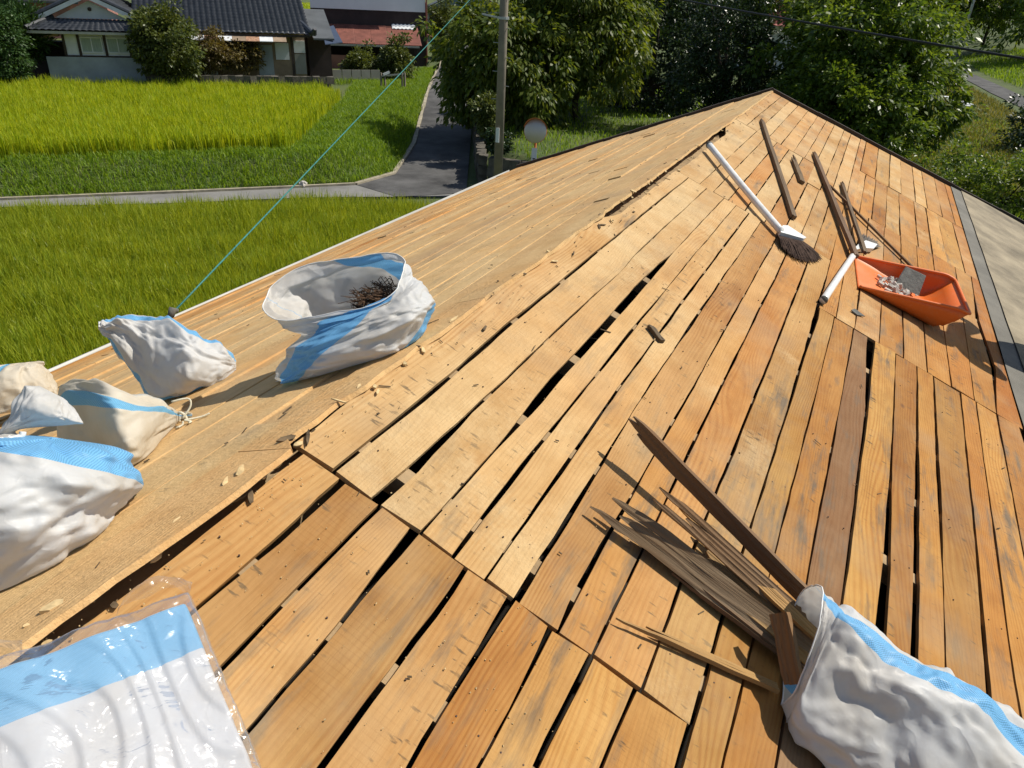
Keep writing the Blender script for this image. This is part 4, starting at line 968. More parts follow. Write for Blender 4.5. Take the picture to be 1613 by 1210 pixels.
bs = thing('boulder', ground(478, 291, .1), 'small pale boulder on the bank beside the path', 'boulder')
V, Fc = [], []
for i in range(9):
    for j in range(12):
        a, b_ = math.pi * i / 8, 2 * math.pi * j / 12; d_ = np.array([math.sin(a) * math.cos(b_), math.sin(a) * math.sin(b_), math.cos(a)])
        V.append(tuple(ground(478, 291, .1) + d_ * np.array([.17, .14, .15]) * (1 + .35 * noise.noise(tuple(d_ * 1.7)))))
for i in range(8):
    for j in range(12): Fc.append((i * 12 + j, i * 12 + (j + 1) % 12, (i + 1) * 12 + (j + 1) % 12, (i + 1) * 12 + j))
mesh('rock', V, Fc, MAT['rubble'], bs, False)
pp = thing('plank_pile', ground(1507, 162, 1.), 'few pale planks lying across blocks on the meadow', 'planks')
for k, (a, b_) in enumerate((((1491, 152), (1512, 163)), ((1503, 156), (1528, 165)), ((1508, 161), (1530, 168)))):
    MB().bar(ground(*a, 1.35 - .05 * k), ground(*b_, 1.35 - .05 * k), .5, .05).build('plank', MAT['awning'], pp)
MB().box(ground(1512, 166, 1.1), (.9, 0, 0), (0, .4, 0), (0, 0, .4)).build('block', MAT['stone'], pp)
pi_ = MB().tube([ground(1427, 216, 1.15), ground(1482, 214.5, 1.15)], .07, 8).build('drain_pipe', MAT['awning'], None, True)
tag(pi_, 'white plastic pipe lying on the grass right of the roof', 'pipe')
FY = np.array([ground(470, 40, .9)[:2], ground(575, 40, .9)[:2], ground(575, 14, .9)[:2], ground(470, 8, .9)[:2]])
blades('distant_rice', scatter(FY, 12), .8, .12, .4, MAT['rice_far'], .5)
tag(mesh('distant_field', [(*q, .9) for q in FY], [(0, 1, 2, 3)], MAT['rice_far']), kind='structure')

# ------------------------------------------------------------------ sacks
def dL(px, py, h=0.): return float(np.linalg.norm(LPX(px, py, h) - CAM))
def dR(px, py, h=0.): return float(np.linalg.norm(RPX(px, py, h) - CAM))
def above_roof(P, m=.006):
    """push a point out of the roof"""
    for N_, E_ in ((NL, EVL), (NR, EVR)):
        d = np.dot(P - APEX0, N_)
        if d < m and np.dot(P - APEX0, E_) > -.02: P = P + N_ * (m - d)
    return P
def catmull(K, n):
    K = np.asarray(K, float); m = len(K); out = []
    for t_ in np.linspace(0, m - 1, n):
        i = min(int(t_), m - 2); f = t_ - i
        p0, p1, p2, p3 = K[max(i - 1, 0)], K[i], K[i + 1], K[min(i + 2, m - 1)]
        out.append(.5 * ((2 * p1) + (p2 - p0) * f + (2 * p0 - 5 * p1 + 4 * p2 - p3) * f * f + (3 * p1 - p0 - 3 * p2 + p3) * f ** 3))
    return np.array(out)
_ht = {}
def _h(i, j, k):
    q = _ht.get((i, j, k))
    if q is None: q = _ht[(i, j, k)] = random.Random(i * 73856093 ^ j * 19349663 ^ k * 83492791).uniform(-1, 1)
    return q
def facets(x, y, k):
    """linear interpolation of random heights on a triangle lattice: flat panels with sharp creases"""
    sk = (x + y) * .366; X_, Y_ = x + sk, y + sk; i, j = math.floor(X_), math.floor(Y_); fx, fy = X_ - i, Y_ - j
    if fx > fy: return _h(i, j, k) * (1 - fx) + _h(i + 1, j, k) * (fx - fy) + _h(i + 1, j + 1, k) * fy
    return _h(i, j, k) * (1 - fy) + _h(i, j + 1, k) * (fy - fx) + _h(i + 1, j + 1, k) * fx
def fold(s, th, seed, fu, fs, sharp=1.0):
    u = th / (2 * math.pi); x = (1 - abs(2 * u - 1)) * fu * 2.6; y = s * fs * 2.0
    wx, wy = noise.noise((x * .6, y * .6, seed)), noise.noise((x * .6 + 9, y * .6, seed)); x += .55 * wx; y += .55 * wy; k = int(seed * 10)
    return .95 * facets(x, y, k) + .42 * facets(x * 2.3 + 3, y * 2.0, k + 1) + .22 * facets(x * 5.1, y * 4.4 + 1, k + 2)
def settle(X):
    """round the creases a touch and keep the cloth out of the roof"""
    A = .08 * (np.roll(X, 1, 1) + np.roll(X, -1, 1)) + .84 * X; A[1:-1] = .84 * A[1:-1] + .08 * (A[2:] + A[:-2]); X = A
    for Nn, Ee in ((NL, EVL), (NR, EVR)):
        q = (X - APEX0) @ Nn; m = (q < .005) & (((X - APEX0) @ Ee) > -.02); X = X + (np.where(m, .005 - q, 0))[..., None] * Nn
    return X
def silhouette_sack(name, rings, mat, parent, amp=.012, fu=1.6, fs=3.0, seed=0, nseg=170, nring=110, close=(True, False), power=2.4, amp_f=None):
    """a sack lofted through cross-sections: each ring spans two outline points at its distance, with its own depth"""
    C_, A_, B_ = [], [], []
    for r in rings:
        x1, y1, x2, y2, d, th = r[:6]; bz = r[6] if len(r) > 6 else 0.; bx = r[7] if len(r) > 7 else 0.
        da, db = d if isinstance(d, tuple) else (d, d); d = (da + db) / 2; P1, P2 = along(x1, y1, da), along(x2, y2, db); a = (P1 - P2) / 2; c = (P1 + P2) / 2
        q = _n(c - CAM); q = _n(q - a * np.dot(q, a) / max(np.dot(a, a), 1e-9)) * th + np.array([0, 0, bz]) + (along((x1 + x2) / 2 + bx, (y1 + y2) / 2, d) - along((x1 + x2) / 2, (y1 + y2) / 2, d))
        C_.append(c); A_.append(a); B_.append(q)
    C_, A_, B_ = catmull(C_, nring), catmull(A_, nring), catmull(B_, nring)
    V, UV = [], []
    for i in range(nring):
        s_ = i / (nring - 1); an, bn_ = np.linalg.norm(A_[i]), np.linalg.norm(B_[i])
        for j in range(nseg):
            th = 2 * math.pi * j / nseg; cs, sn = math.cos(th), math.sin(th)
            cs = math.copysign(abs(cs) ** (2 / power), cs); sn = math.copysign(abs(sn) ** (2 / power), sn)
            P = C_[i] + A_[i] * cs + B_[i] * sn
            o = _n(A_[i] / an * cs + B_[i] / bn_ * sn + 1e-9)
            k = amp * (amp_f(s_, th) if amp_f else 1) * min(1, min(an, bn_) / .04)
            P = above_roof(P + o * k * fold(s_, th, seed, fu, fs))
            V.append(P); UV.append((j / nseg, s_))
    V = list(settle(np.array(V).reshape(nring, nseg, 3)).reshape(-1, 3))
    Fc = []
    for i in range(nring - 1):
        for j in range(nseg): Fc.append((i * nseg + j, i * nseg + (j + 1) % nseg, (i + 1) * nseg + (j + 1) % nseg, (i + 1) * nseg + j))
    for e, ring in ((0, 0), (1, nring - 1)):
        if close[e]:
            c = len(V); V.append(above_roof(np.mean(V[ring * nseg:(ring + 1) * nseg], axis=0))); UV.append((.5, float(e)))
            for j in range(nseg): Fc.append((ring * nseg + (j + 1) % nseg, ring * nseg + j, c) if e == 0 else (ring * nseg + j, ring * nseg + (j + 1) % nseg, c))
    o = mesh(name, V, Fc, mat, parent, True, UV)
    return o, np.array(V[:nring * nseg]).reshape(nring, nseg, 3)
def seam(rim, parent, mat, r=.004):
    MB().tube([*rim, rim[0]], r, 6, False).build('hem', mat, parent, True)

# open sack of dry twigs on the left slope
d3 = dL(560, 578) + .10; D3 = (dL(452, 606) + .06, dL(655, 553) + .09)
t3 = thing('sack', LPX(560, 570), 'open white woven sack with blue stripe, full of dry twigs', 'sack', 'woven rubble sacks on the roof')
MAT['sack3'] = sack_mat('woven_sack_open', bands=((.85, .985), (.50, .60)), skew=.28)
_, g3 = silhouette_sack('body', [(452, 606, 652, 553, D3, .07), (448, 596, 664, 535, D3, .13), (458, 570, 674, 502, D3, .155), (470, 545, 672, 478, D3, .15), (484, 518, 655, 452, D3, .13, .02),
                                 (455, 492, 645, 446, D3, .13, .06), (430, 478, 640, 440, D3, .10, .07), (420, 468, 639, 432, D3, .10, .078)], MAT['sack3'], t3, amp=.022, fu=1.5, fs=3.2, seed=3.3, close=(True, False), amp_f=lambda s, th: 1.3 - .6 * s)
seam(g3[-1][::2], t3, MAT['white_plastic'], .0016)
tw = thing('twig_bundle', along(590, 455, d3), 'tangle of dry brown twigs inside the open sack', 'twigs')
mb = MB(); cT = along(602, 458, d3)
eR = _n(along(640, 440, d3) - along(540, 470, d3)); eU = np.array([0, 0, 1.]); eA = _n(np.cross(eU, eR))
for k in range(420):
    p = cT + eR * random.uniform(-.075, .04) + eA * random.gauss(.0, .028) + eU * random.uniform(-.06, .008)
    q = p + np.array([random.gauss(0, .026), random.gauss(0, .026), random.gauss(.004, .010)]); m_ = (p + q) / 2 + np.array([random.gauss(0, .006) for _ in range(3)])
    mb.tube([p, m_, q], [.0016, .0014, .0008], 4, False)
mb.build('twig', MAT['twig'], tw)

# slumped sack with its mouth lifted, left of it
d2 = dL(275, 630) + .10
t2_ = thing('sack', LPX(290, 600), 'slumped white woven sack with its mouth lifted toward the eave', 'sack', 'woven rubble sacks on the roof')
MAT['sack2'] = sack_mat('woven_sack_slumped', bands=((.94, .995), (.52, .60)))
_, g2 = silhouette_sack('body', [(372, 566, 372, 588, 2.70, .03), (360, 556, 356, 600, 2.68, .08), (330, 540, 322, 618, 2.67, .12), (296, 520, 285, 634, 2.66, .13), (262, 505, 240, 634, 2.74, .12), (228, 500, 214, 590, 2.78, .09),
                                 (190, 498, 186, 552, 2.80, .07), (165, 503, 165, 530, 2.80, .05), (156, 507, 156, 520, 2.80, .035)], MAT['sack2'], t2_, amp=.024, fu=1.7, fs=3.6, seed=8.1, power=2.2)
seam(g2[-1][::4], t2_, MAT['white_plastic'], .002)

# tied cream sack
dc = 2.27
t4 = thing('sack', LPX(190, 720), 'cream woven sack gathered and tied shut, lying on its side', 'sack', 'woven rubble sacks on the roof')
_, g4 = silhouette_sack('body', [(88, 640, 90, 690, 2.50, .05), (98, 612, 108, 712, 2.45, .12), (125, 602, 146, 732, 2.32, .15), (165, 603, 196, 742, 2.12, .15), (212, 617, 232, 724, 2.13, .12), (248, 632, 256, 700, 2.20, .08), (272, 645, 274, 678, 2.25, .04),
                                 (284, 653, 285, 664, 2.29, .014), (294, 652, 295, 664, 2.27, .014), (303, 652, 302, 662, 2.26, .012)], MAT['sack_cream'], t4, amp=.020, fu=2.2, fs=2.2, seed=12.7, close=(True, True), amp_f=lambda s, th: .8 + .6 * s)
mb = MB(); kx = along(287, 659, 2.26)
mb.tube([kx + np.array([math.cos(a) * .016 * _x for _x in (1, 0, 0)]) * 0 + (EVL * math.cos(a) + NL * math.sin(a)) * .018 for a in np.linspace(0, 6.4, 14)], .004, 6)
for pts in (((287, 660), (300, 640), (296, 628), (270, 633)), ((290, 662), (318, 660), (333, 657)), ((288, 664), (292, 680), (286, 692), (297, 700)), ((290, 662), (306, 675), (309, 690))):
    mb.tube(catmull([above_roof(along(*p, 2.2), .008) for p in pts], 14), .0028, 6)
mb.build('tie_cord', MAT['cord'], t4, True)

# sack at the left edge, half hidden
dd = dL(40, 660) + .08
t5 = thing('sack', LPX(30, 640), 'small cream and blue sack with a puckered neck, behind the others at the left edge', 'sack', 'woven rubble sacks on the roof')
silhouette_sack('body', [(-60, 660, 95, 640, dd, .10), (-62, 625, 92, 612, dd, .12), (-50, 600, 82, 590, dd, .10), (-25, 584, 70, 574, dd, .06), (0, 575, 58, 569, dd, .03)], MAT['sack_cream'], t5, amp=.022, fu=2.6, fs=1.4, seed=21, close=(True, True))

# big white sack with blue shoulder in front of them
de = 1.73; DE = (1.82, 1.66)
t6 = thing('sack', LPX(20, 900), 'large bulging white sack with a blue shoulder and knotted neck', 'sack', 'woven rubble sacks on the roof')
_, g6 = silhouette_sack('body', [(-150, 985, 60, 925, DE, .10), (-205, 930, 120, 872, DE, .18), (-230, 860, 178, 812, DE, .22), (-235, 800, 201, 768, DE, .22), (-215, 752, 198, 738, DE, .21), (-170, 718, 165, 706, DE, .17), (-95, 698, 95, 690, 1.72, .10),
                                 (-25, 690, 30, 684, 1.72, .035), (-2, 680, 34, 676, 1.72, .035), (12, 655, 108, 668, 1.72, .06), (20, 632, 126, 664, 1.72, .07), (42, 612, 116, 642, 1.72, .05), (62, 608, 98, 626, 1.72, .02)], MAT['sack_top'], t6, amp=.030, fu=2.0, fs=4.2, seed=31.5, nring=150, close=(True, True), amp_f=lambda s, th: 1.0 if s < .5 else .35)
mb = MB(); kx = along(8, 683, de - .03)
mb.tube(catmull([along(*p, 1.655) for p in ((-20, 690), (5, 694), (32, 688), (36, 680))], 16), .006, 6)
for pts in (((10, 690), (20, 700), (14, 712)), ((6, 690), (-6, 705), (-2, 720)), ((12, 688), (34, 702), (30, 716))): mb.tube(catmull([along(*p, 1.645) for p in pts], 10), .004, 6)
mb.build('tie_cord', MAT['white_plastic'], t6, True)

# sack of broken battens at the lower right
dg = dR(1300, 1190)
t7 = thing('sack', RPX(1350, 1150), 'white and blue woven sack lying open, stuffed with broken battens', 'sack', 'woven rubble sacks on the roof')
MAT['sack7'] = sack_mat('woven_sack_lying', bands=((.875, .955), (.30, .42)))
def dgx(x, y): return dR(x, y, .07)
_, g7 = silhouette_sack('body', [(1800, 1330, 1770, 1560, dgx(1790, 1450), .03), (1730, 1255, 1680, 1500, dgx(1700, 1380), .07), (1640, 1170, 1560, 1420, dgx(1600, 1290), .10), (1560, 1108, 1450, 1340, dgx(1505, 1220), .12), (1480, 1058, 1360, 1262, dgx(1420, 1160), .125),
                                 (1405, 1022, 1290, 1205, dgx(1350, 1110), .115), (1340, 972, 1238, 1158, dgx(1290, 1065), .10), (1303, 942, 1232, 1132, dgx(1266, 1035), .09, 0, -14), (1281, 924, 1222, 1110, dgx(1250, 1018), .085, 0, -26)], MAT['sack7'], t7, amp=.019, fu=1.9, fs=3.6, seed=41.2, nring=150, amp_f=lambda s, th: 1.1 if s < .8 else .4)
seam(g7[-1][::2], t7, MAT['white_plastic'], .0018)

# ------------------------------------------------------------------ pack of new folded sacks in clear film
pk = thing('sack_pack', RPX(200, 1100), 'pack of new folded white sacks with a blue band, wrapped in clear plastic film', 'sack pack')
def pack_pt(s, t_, h):
    """s across from the right edge, t from the top edge"""
    c00, c10, c01, c11 = RPX(306, 930, .13), RPX(-250, 1120, .13), RPX(432, 1235, .12), RPX(-140, 1560, .12)
    P = (c00 * (1 - s) + c10 * s) * (1 - t_) + (c01 * (1 - s) + c11 * s) * t_
    return P + NR * h
nS, nT = 130, 90
def pack_sheet(name, grow, lift, mat, wr, seed, t0=0., skirt=.10):
    V, UV, Fc = [], [], []
    for i in range(nS):
        for j in range(nT):
            s_ = -grow + (1 + 2 * grow) * i / (nS - 1); t_ = t0 + (1 - t0) * j / (nT - 1)
            edge = min(1, max(0, (s_ + grow) / .05)) * min(1, max(0, (t_ - t0) / .05))
            q = s_ * 6.5 + .9 * t_ + noise.noise((s_ * 2.4, t_ * 1.2, 2.)) * 2.4; fr = q % 1.0
            fo = (.0005 + .004 * min(1, (t_ + .04) * 3)) * (fr if fr < .86 else (1 - fr) * .86 / .14) + .012 * noise.noise((s_ * 5, t_ * 1.6, 5.))
            w_ = wr * (1.6 * facets(s_ * 9 + t_ * 3, t_ * 7, 77) + .8 * facets(s_ * 21, t_ * 17 - s_ * 6, 78)) + (.004 if wr else 0)
            P = pack_pt(s_, t_, fo + lift + w_ - skirt * (1 - math.sqrt(edge)))
            V.append(above_roof(P, .004 + lift * .4)); UV.append((s_, t_))
    for i in range(nS - 1):
        for j in range(nT - 1): Fc.append((i * nT + j, i * nT + j + 1, (i + 1) * nT + j + 1, (i + 1) * nT + j))
    return mesh(name, V, Fc, mat, pk, True, UV)
pack_sheet('folded_sacks', 0.0, 0.0, MAT['sack_fold'], 0.0, 2.0)
pack_sheet('plastic_wrap', .02, .008, MAT['film'], .0026, 9.0, t0=-.035)
# the open curled mouth of the film beyond the blue band
for (s0, s1, sd) in ((.0, .26, 4.), (.55, .95, 6.)):
    V, Fc, UVm = [], [], []
    for i in range(30):
        for j in range(12):
            s_ = s0 + (s1 - s0) * i / 29; q = j / 11; b_ = math.sin(math.pi * i / 29) ** .6
            UVm.append((s_, -q * .15)); P = pack_pt(s_, -.035 - .13 * q * b_, .008 + .035 * math.sin(q * 2.6) * b_ + .010 * noise.noise((s_ * 14, q * 3, sd)) - .05 * q)
            V.append(above_roof(P, .005))
    for i in range(29):
        for j in range(11): Fc.append((i * 12 + j, i * 12 + j + 1, (i + 1) * 12 + j + 1, (i + 1) * 12 + j))
    mesh('film_mouth', V, Fc, MAT['film'], pk, True, UVm)

# ------------------------------------------------------------------ battens
def batten(name, p, q, w, t_, label, tint=(.20, .14, .085), twist=0.0, jag=.12, jag_base=.02, seed=0, group='loose battens on the roof', bow=.0, face=0.0):
    p, q = np.asarray(p, float), np.asarray(q, float); d = q - p; L = np.linalg.norm(d); x = d / L
    n = NR if face == 0 else NR * (1 - face) + face * _n(_n(CAM - (p + q) / 2) - .55 * SUN); n = _n(n - x * np.dot(n, x)); n = n * math.cos(twist) + np.cross(x, n) * math.sin(twist); y = _n(np.cross(n, x)); z = np.cross(x, y)
    r_ = random.Random(seed); V, Fc = [], []; ns = 22
    strands = 3                                                   # the broken end splits into three splinters
    o_ = [(-.5, -.16), (-.16, .2), (.2, .5)]
    ends = [1 - jag * r_.uniform(0, 1) for _ in range(3)]; ends[r_.randrange(3)] = 1.0
    for k in range(strands):
        b = len(V); a0, a1 = o_[k]
        for i in range(ns):
            f = i / (ns - 1) * ends[k]; tp = max(0, (f - (ends[k] - jag * .9)) / (jag * .9 + 1e-6)); tp = min(1, tp) if jag > 0 else 0
            wm = (a0 + a1) / 2 + (r_.uniform(-.03, .03) if tp > 0 else 0); hw = (a1 - a0) / 2 * (1 - .8 * tp ** 2.6)
            ed = .03 * noise.noise((f * 9, seed, k)); th = t_ / 2 * (1 - .6 * tp); zb = bow * math.sin(f * math.pi) + .15 * t_ * noise.noise((f * 5, seed + k, 1))
            x0 = f * L + (jag_base * L * r_.uniform(-1, 1) * .3 if i == 0 else 0)
            wm += .10 * noise.noise((f * 2.2, seed, 5)); ed *= 3
            for (yy_, zz_) in ((wm - hw - ed * .3, -th), (wm + hw + ed * .3, -th), (wm + hw + ed * .3, th), (wm - hw - ed * .3, th)): V.append((x0, yy_ * w, zz_ + zb))
        for i in range(ns - 1):
            for e in range(4): Fc.append((b + i * 4 + e, b + i * 4 + (e + 1) % 4, b + i * 4 + 4 + (e + 1) % 4, b + i * 4 + 4 + e))
        Fc += [(b + 3, b + 2, b + 1, b), (b + ns * 4 - 4, b + ns * 4 - 3, b + ns * 4 - 2, b + ns * 4 - 1)]
    me = bpy.data.meshes.new(name); me.from_pydata(V, [], Fc); me.materials.append(MAT['oldwood']); me.update()
    o = bpy.data.objects.new(name, me); COL.objects.link(o)
    o.matrix_basis = Matrix(((x[0], y[0], z[0], p[0]), (x[1], y[1], z[1], p[1]), (x[2], y[2], z[2], p[2]), (0, 0, 0, 1)))
    o.color = (*tint, 0.0)
    return tag(o, label, 'batten', group)
def lifted(tip_px, sh_px):
    S = RPX(*sh_px); return min((S + k * SUN for k in np.linspace(0, .8, 400)), key=lambda P: np.hypot(*(proj(P) - np.array(tip_px))))
G_B = 'broken battens sticking out of the sack'
bagp = lambda x, y, h: RPX(x, y, h)
batten('batten', bagp(1290, 962, .05), lifted((997, 665), (940, 712)),   .044, .013, 'longest broken batten, topmost, reaching farthest up from the sack', (.20, .13, .075), 0, .09, seed=1, group=G_B, face=1.0)
batten('batten', bagp(1290, 1000, .06), lifted((1027, 768), (967, 842)), .045, .012, 'splintered batten just below the longest one in the sack', (.24, .15, .08), .2, .2, seed=2, group=G_B, face=.6)
batten('batten', bagp(1270, 1030, .045), bagp(940, 784, .045), .07, .012, 'broad grey batten with a pointed end in the sack of battens', (.26, .195, .125), -.1, .22, seed=3, group=G_B, face=.5)
batten('batten', bagp(1268, 1045, .03), bagp(1000, 838, .02), .05, .012, 'dark batten lying under the broad grey one in the sack', (.15, .095, .055), .1, .15, seed=4, group=G_B)
batten('batten', bagp(1225, 1085, .014), bagp(970, 970, .016), .026, .010, 'thin pale splinter at the lower edge of the sack mouth', (.42, .27, .11), .3, .3, seed=5, group=G_B)
batten('batten', bagp(1290, 1005, .09), bagp(1070, 800, .075), .028, .010, 'narrow yellowish splinter in the middle of the battens', (.40, .25, .10), .3, .35, seed=6, group=G_B, face=.4)
batten('batten', bagp(1280, 1030, .05), bagp(1105, 878, .055), .075, .012, 'batten with a knot, close to the sack mouth', (.38, .25, .105), .0, .08, seed=7, group=G_B, face=.3)
batten('batten', bagp(1252, 1078, .06), bagp(1228, 966, .12), .042, .016, 'short upright block of batten at the sack mouth', (.26, .16, .08), 0, .0, seed=8, group=G_B, face=1.0)
batten('batten', bagp(1275, 1060, .03), bagp(1060, 900, .012), .03, .01, 'narrow dark splinter beneath the knotted batten', (.14, .09, .055), .2, .3, seed=9, group=G_B)
batten('batten', bagp(1285, 1000, .05), bagp(1095, 838, .03), .06, .012, 'dark broad batten in the shadow between the others', (.13, .085, .05), .1, .2, seed=10, group=G_B)
G_L = 'loose battens on the far roof'
batten('batten', RPX(1250, 342, .016), RPX(1199, 187, .016), .034, .024, 'long dark batten lying left of the other loose sticks', (.16, .12, .08), 0, .02, seed=11, group=G_L)
batten('batten', RPX(1263, 287, .014), RPX(1247, 243, .014), .04, .022, 'short stub of batten between two long loose ones', (.17, .13, .08), 0, .25, seed=12, group=G_L)
batten('batten', RPX(1348, 404, .04), RPX(1281, 238, .016), .034, .024, 'long dark batten whose lower end rests on the small broom', (.18, .12, .08), 0, .03, seed=13, group=G_L)
batten('batten', RPX(1362, 398, .05), RPX(1325, 285, .016), .026, .018, 'shorter dark batten beside the small broom', (.15, .11, .07), 0, .05, seed=14, group=G_L)
batten('batten', RPX(1452, 436, .014), RPX(1305, 290, .03), .02, .014, 'thin long batten running down to the orange scoop', (.20, .13, .07), 0, .03, seed=15, group=G_L)
batten('batten', RPX(1043, 538, .010), RPX(1022, 512, .010), .022, .014, 'small dark chip of wood alone in the middle of the boards', (.10, .085, .06), 0, .1, seed=16, group=G_L)

# ------------------------------------------------------------------ brooms, scoop
def broom(label, hp, fer, br, n, mat, hr):
    b = thing('broom', RPX(*hp[-1]), label, 'broom')
    pts = [RPX(x, y, h) for (x, y, h) in [(*q[:2], q[2]) for q in hp]]
    MB().tube(catmull(pts, 12), hr, 14).build('handle', MAT['white_plastic'], b, True)
    MB().poly([RPX(x, y, .012) for x, y in fer], NR * .026).build('ferrule', MAT['white_plastic'], b)
    mb = MB(); (a0, a1), (e0, em, e1) = br
    A0, A1, E0, EM, E1 = (np.array(q, float) for q in (a0, a1, e0, em, e1))
    for k in range(n):
        f = random.random(); st_ = A0 + (A1 - A0) * f
        en = (1 - f) ** 2 * E0 + 2 * f * (1 - f) * EM + f * f * E1
        en = st_ + (en - st_) * random.uniform(.72, 1.04) + np.array([random.gauss(0, 1.2), random.gauss(0, 1.2)])
        p, q = RPX(*st_, random.uniform(.012, .034)), RPX(*en, random.uniform(.004, .022))
        mb.tube([p, (p + q) / 2 + NR * random.uniform(.0, .008), q], [.0022, .0020, .0011], 4, False)
    mb.build('bristles', mat, b)
    MB().tube([pts[0], pts[0] + (pts[1] - pts[0]) * .02], hr * 1.15, 14).build('end_cap', MAT['slate'], b, True)
    return b
broom('long broom with white handle and dark bristles lying on the boards', [(1117, 228, .05), (1172, 296, .045), (1230, 364, .035)],
      [(1225, 368), (1229, 361), (1237, 361), (1266, 380), (1262, 382), (1226, 372)], (((1226, 371), (1266, 381)), ((1232, 388), (1266, 424), (1294, 408))), 800, MAT['bristle'], .020)
broom('short hand broom with white handle half hidden under the loose battens', [(1297, 473, .025), (1320, 438, .025), (1343, 404, .03)],
      [(1338, 400), (1350, 388), (1360, 384), (1378, 390), (1372, 397), (1358, 396)], (((1352, 386), (1376, 390)), ((1357, 368), (1378, 374), (1386, 388))), 260, MAT['bristle_grey'], .018)

sc = thing('scoop', RPX(1420, 480), 'orange plastic scoop holding rubble and grey slate pieces', 'scoop')
A = RPX(1351, 456); B_ = RPX(1361, 415); Cc = RPX(1474, 524)
ax = Cc - A; wv = B_ - A; wv = wv - _n(ax) * np.dot(wv, _n(ax)); Lx, Wd = np.linalg.norm(ax), np.linalg.norm(wv); ax = _n(ax); wv = _n(wv)
orig = A + wv * Wd / 2
V, Fc = [], []; ns, npf = 44, 25; RIM = []
for i in range(ns):
    f = i / (ns - 1); H_ = .012 + .15 * min(1, f * 1.08)
    bk = max(0, (f - .90) / .10); sink = bk ** 2.2                   # the back curls up to the rim
    xx = Lx * (f if bk == 0 else .90 + .10 * math.sin(bk * math.pi / 2)) + .02 * sink
    hw = Wd / 2 * (.96 + .05 * f) * (max(0, 1 - (bk * .62) ** 4) ** .5)
    for j in range(npf):
        s_ = -1 + 2 * j / (npf - 1); a_ = abs(s_)
        if a_ < .62: yy_ = s_ / .62 * .82; zz_ = 0
        else:
            e = (a_ - .62) / .38; yy_ = math.copysign(.82 + .18 * math.sin(min(1, e * 2) * math.pi / 2) * .7 + .06 * e, s_); zz_ = e ** 1.3
        zz_ = max(zz_, sink)
        P = orig + ax * xx + wv * yy_ * hw + NR * (.004 + zz_ * H_) + ax * .05 * zz_ * f
        V.append(P)
    RIM.append((V[-npf], V[-1]))
for i in range(ns - 1):
    for j in range(npf - 1): Fc.append((i * npf + j, (i + 1) * npf + j, (i + 1) * npf + j + 1, i * npf + j + 1))
pan = mesh('pan', V, Fc, MAT['orange'], sc, True)
md = pan.modifiers.new('thickness', 'SOLIDIFY'); md.thickness = .006; md.offset = 0
rim = [a for a, _ in RIM] + [V[(ns - 1) * npf + j] for j in range(1, npf - 1)] + [b for _, b in RIM[::-1]]
MB().tube(rim, .0085, 8).build('rim', MAT['orange'], sc, True)
rb = thing('rubble', orig + ax * Lx * .5, 'heap of pale rubble and dirt in the orange scoop', 'rubble')
mb = MB()
for k in range(130):
    f = random.triangular(.22, .85, .5); s_ = max(.004, random.expovariate(90)); s_ = min(s_, .026)
    c = orig + ax * Lx * f + wv * random.gauss(.12, .26) * Wd * .5 + NR * (.012 + random.uniform(0, .025))
    e = [np.array([random.gauss(0, 1) for _ in range(3)]) for _ in range(2)]; e0 = _n(e[0]); e1 = _n(np.cross(e0, e[1])); mb.box(c, e0 * s_ * 1.5, e1 * s_, np.cross(e0, e1) * s_ * .7)
mb.build('chunk', MAT['rubble'], rb)
sl_ = thing('slate_piece', orig + ax * Lx * .62, 'flat grey slate piece leaning on the back wall of the orange scoop', 'slate')
MB().poly([orig + ax * Lx * f + wv * Wd * w_ + NR * h_ for f, w_, h_ in ((.52, .22, .02), (.82, .20, .03), (.80, .40, .12), (.55, .42, .11))], ax * .004 - wv * .006).build('plate', MAT['slate'], sl_)
sd_ = thing('shard', RPX(1345, 488), 'thin grey shard on the boards left of the orange scoop', 'slate')
MB().poly([RPX(1340, 489, .006), RPX(1346, 487, .012), RPX(1362, 499, .008), RPX(1350, 497, .004)], NR * .004).build('flake', MAT['slate'], sd_)

# ------------------------------------------------------------------ small debris, nails
mb = MB()
for k in range(230):
    if k < 110: v_, u_ = abs(random.gauss(.02, .06)), random.uniform(.2, 8.5)
    else: v_, u_ = random.uniform(.02, 2.1) * random.random() ** .4, random.uniform(.3, 8.5)
    L_ = min(.04, random.expovariate(130) + .004); a = random.uniform(0, 3.14); d_ = EVR * math.cos(a) + YU * math.sin(a); w_ = random.uniform(.0008, .0024)
    mb.box(RP(v_, u_, .003 + w_ * .5), d_ * L_, _n(np.cross(d_, NR)) * w_ * 1.6, NR * w_)
for k in range(160):
    v_, u_ = random.uniform(0, 2.6), random.uniform(.5, 8.3); L_ = min(.05, random.expovariate(90) + .006); a = random.gauss(1.57, .5); d_ = EVL * math.cos(a) + YU * math.sin(a); w_ = random.uniform(.001, .003)
    mb.box(LP(v_, u_, .005 + w_ * .5), d_ * L_, _n(np.cross(d_, NL)) * w_ * 1.6, NL * w_)
tag(mb.build('wood_chips', MAT['debris']), kind='stuff')
mb = MB()
for k in range(700):
    v_, u_ = random.choice([abs(random.gauss(.03, .05)), random.gauss(.62, .12), abs(random.gauss(.2, .15))]), random.choice([random.uniform(.4, 1.05), random.uniform(.8, 2.2), random.uniform(3, 6.5)])
    s_ = random.uniform(.0008, .0024); e = [np.array([random.gauss(0, 1) for _ in range(3)]) for _ in range(2)]; e0 = _n(e[0]); e1 = _n(np.cross(e0, e[1]))
    mb.box(RP(v_, u_, .003), e0 * s_ * 1.4, e1 * s_, np.cross(e0, e1) * s_ * .8)
tag(mb.build('sawdust', MAT['sand']), kind='stuff')
mb = MB()
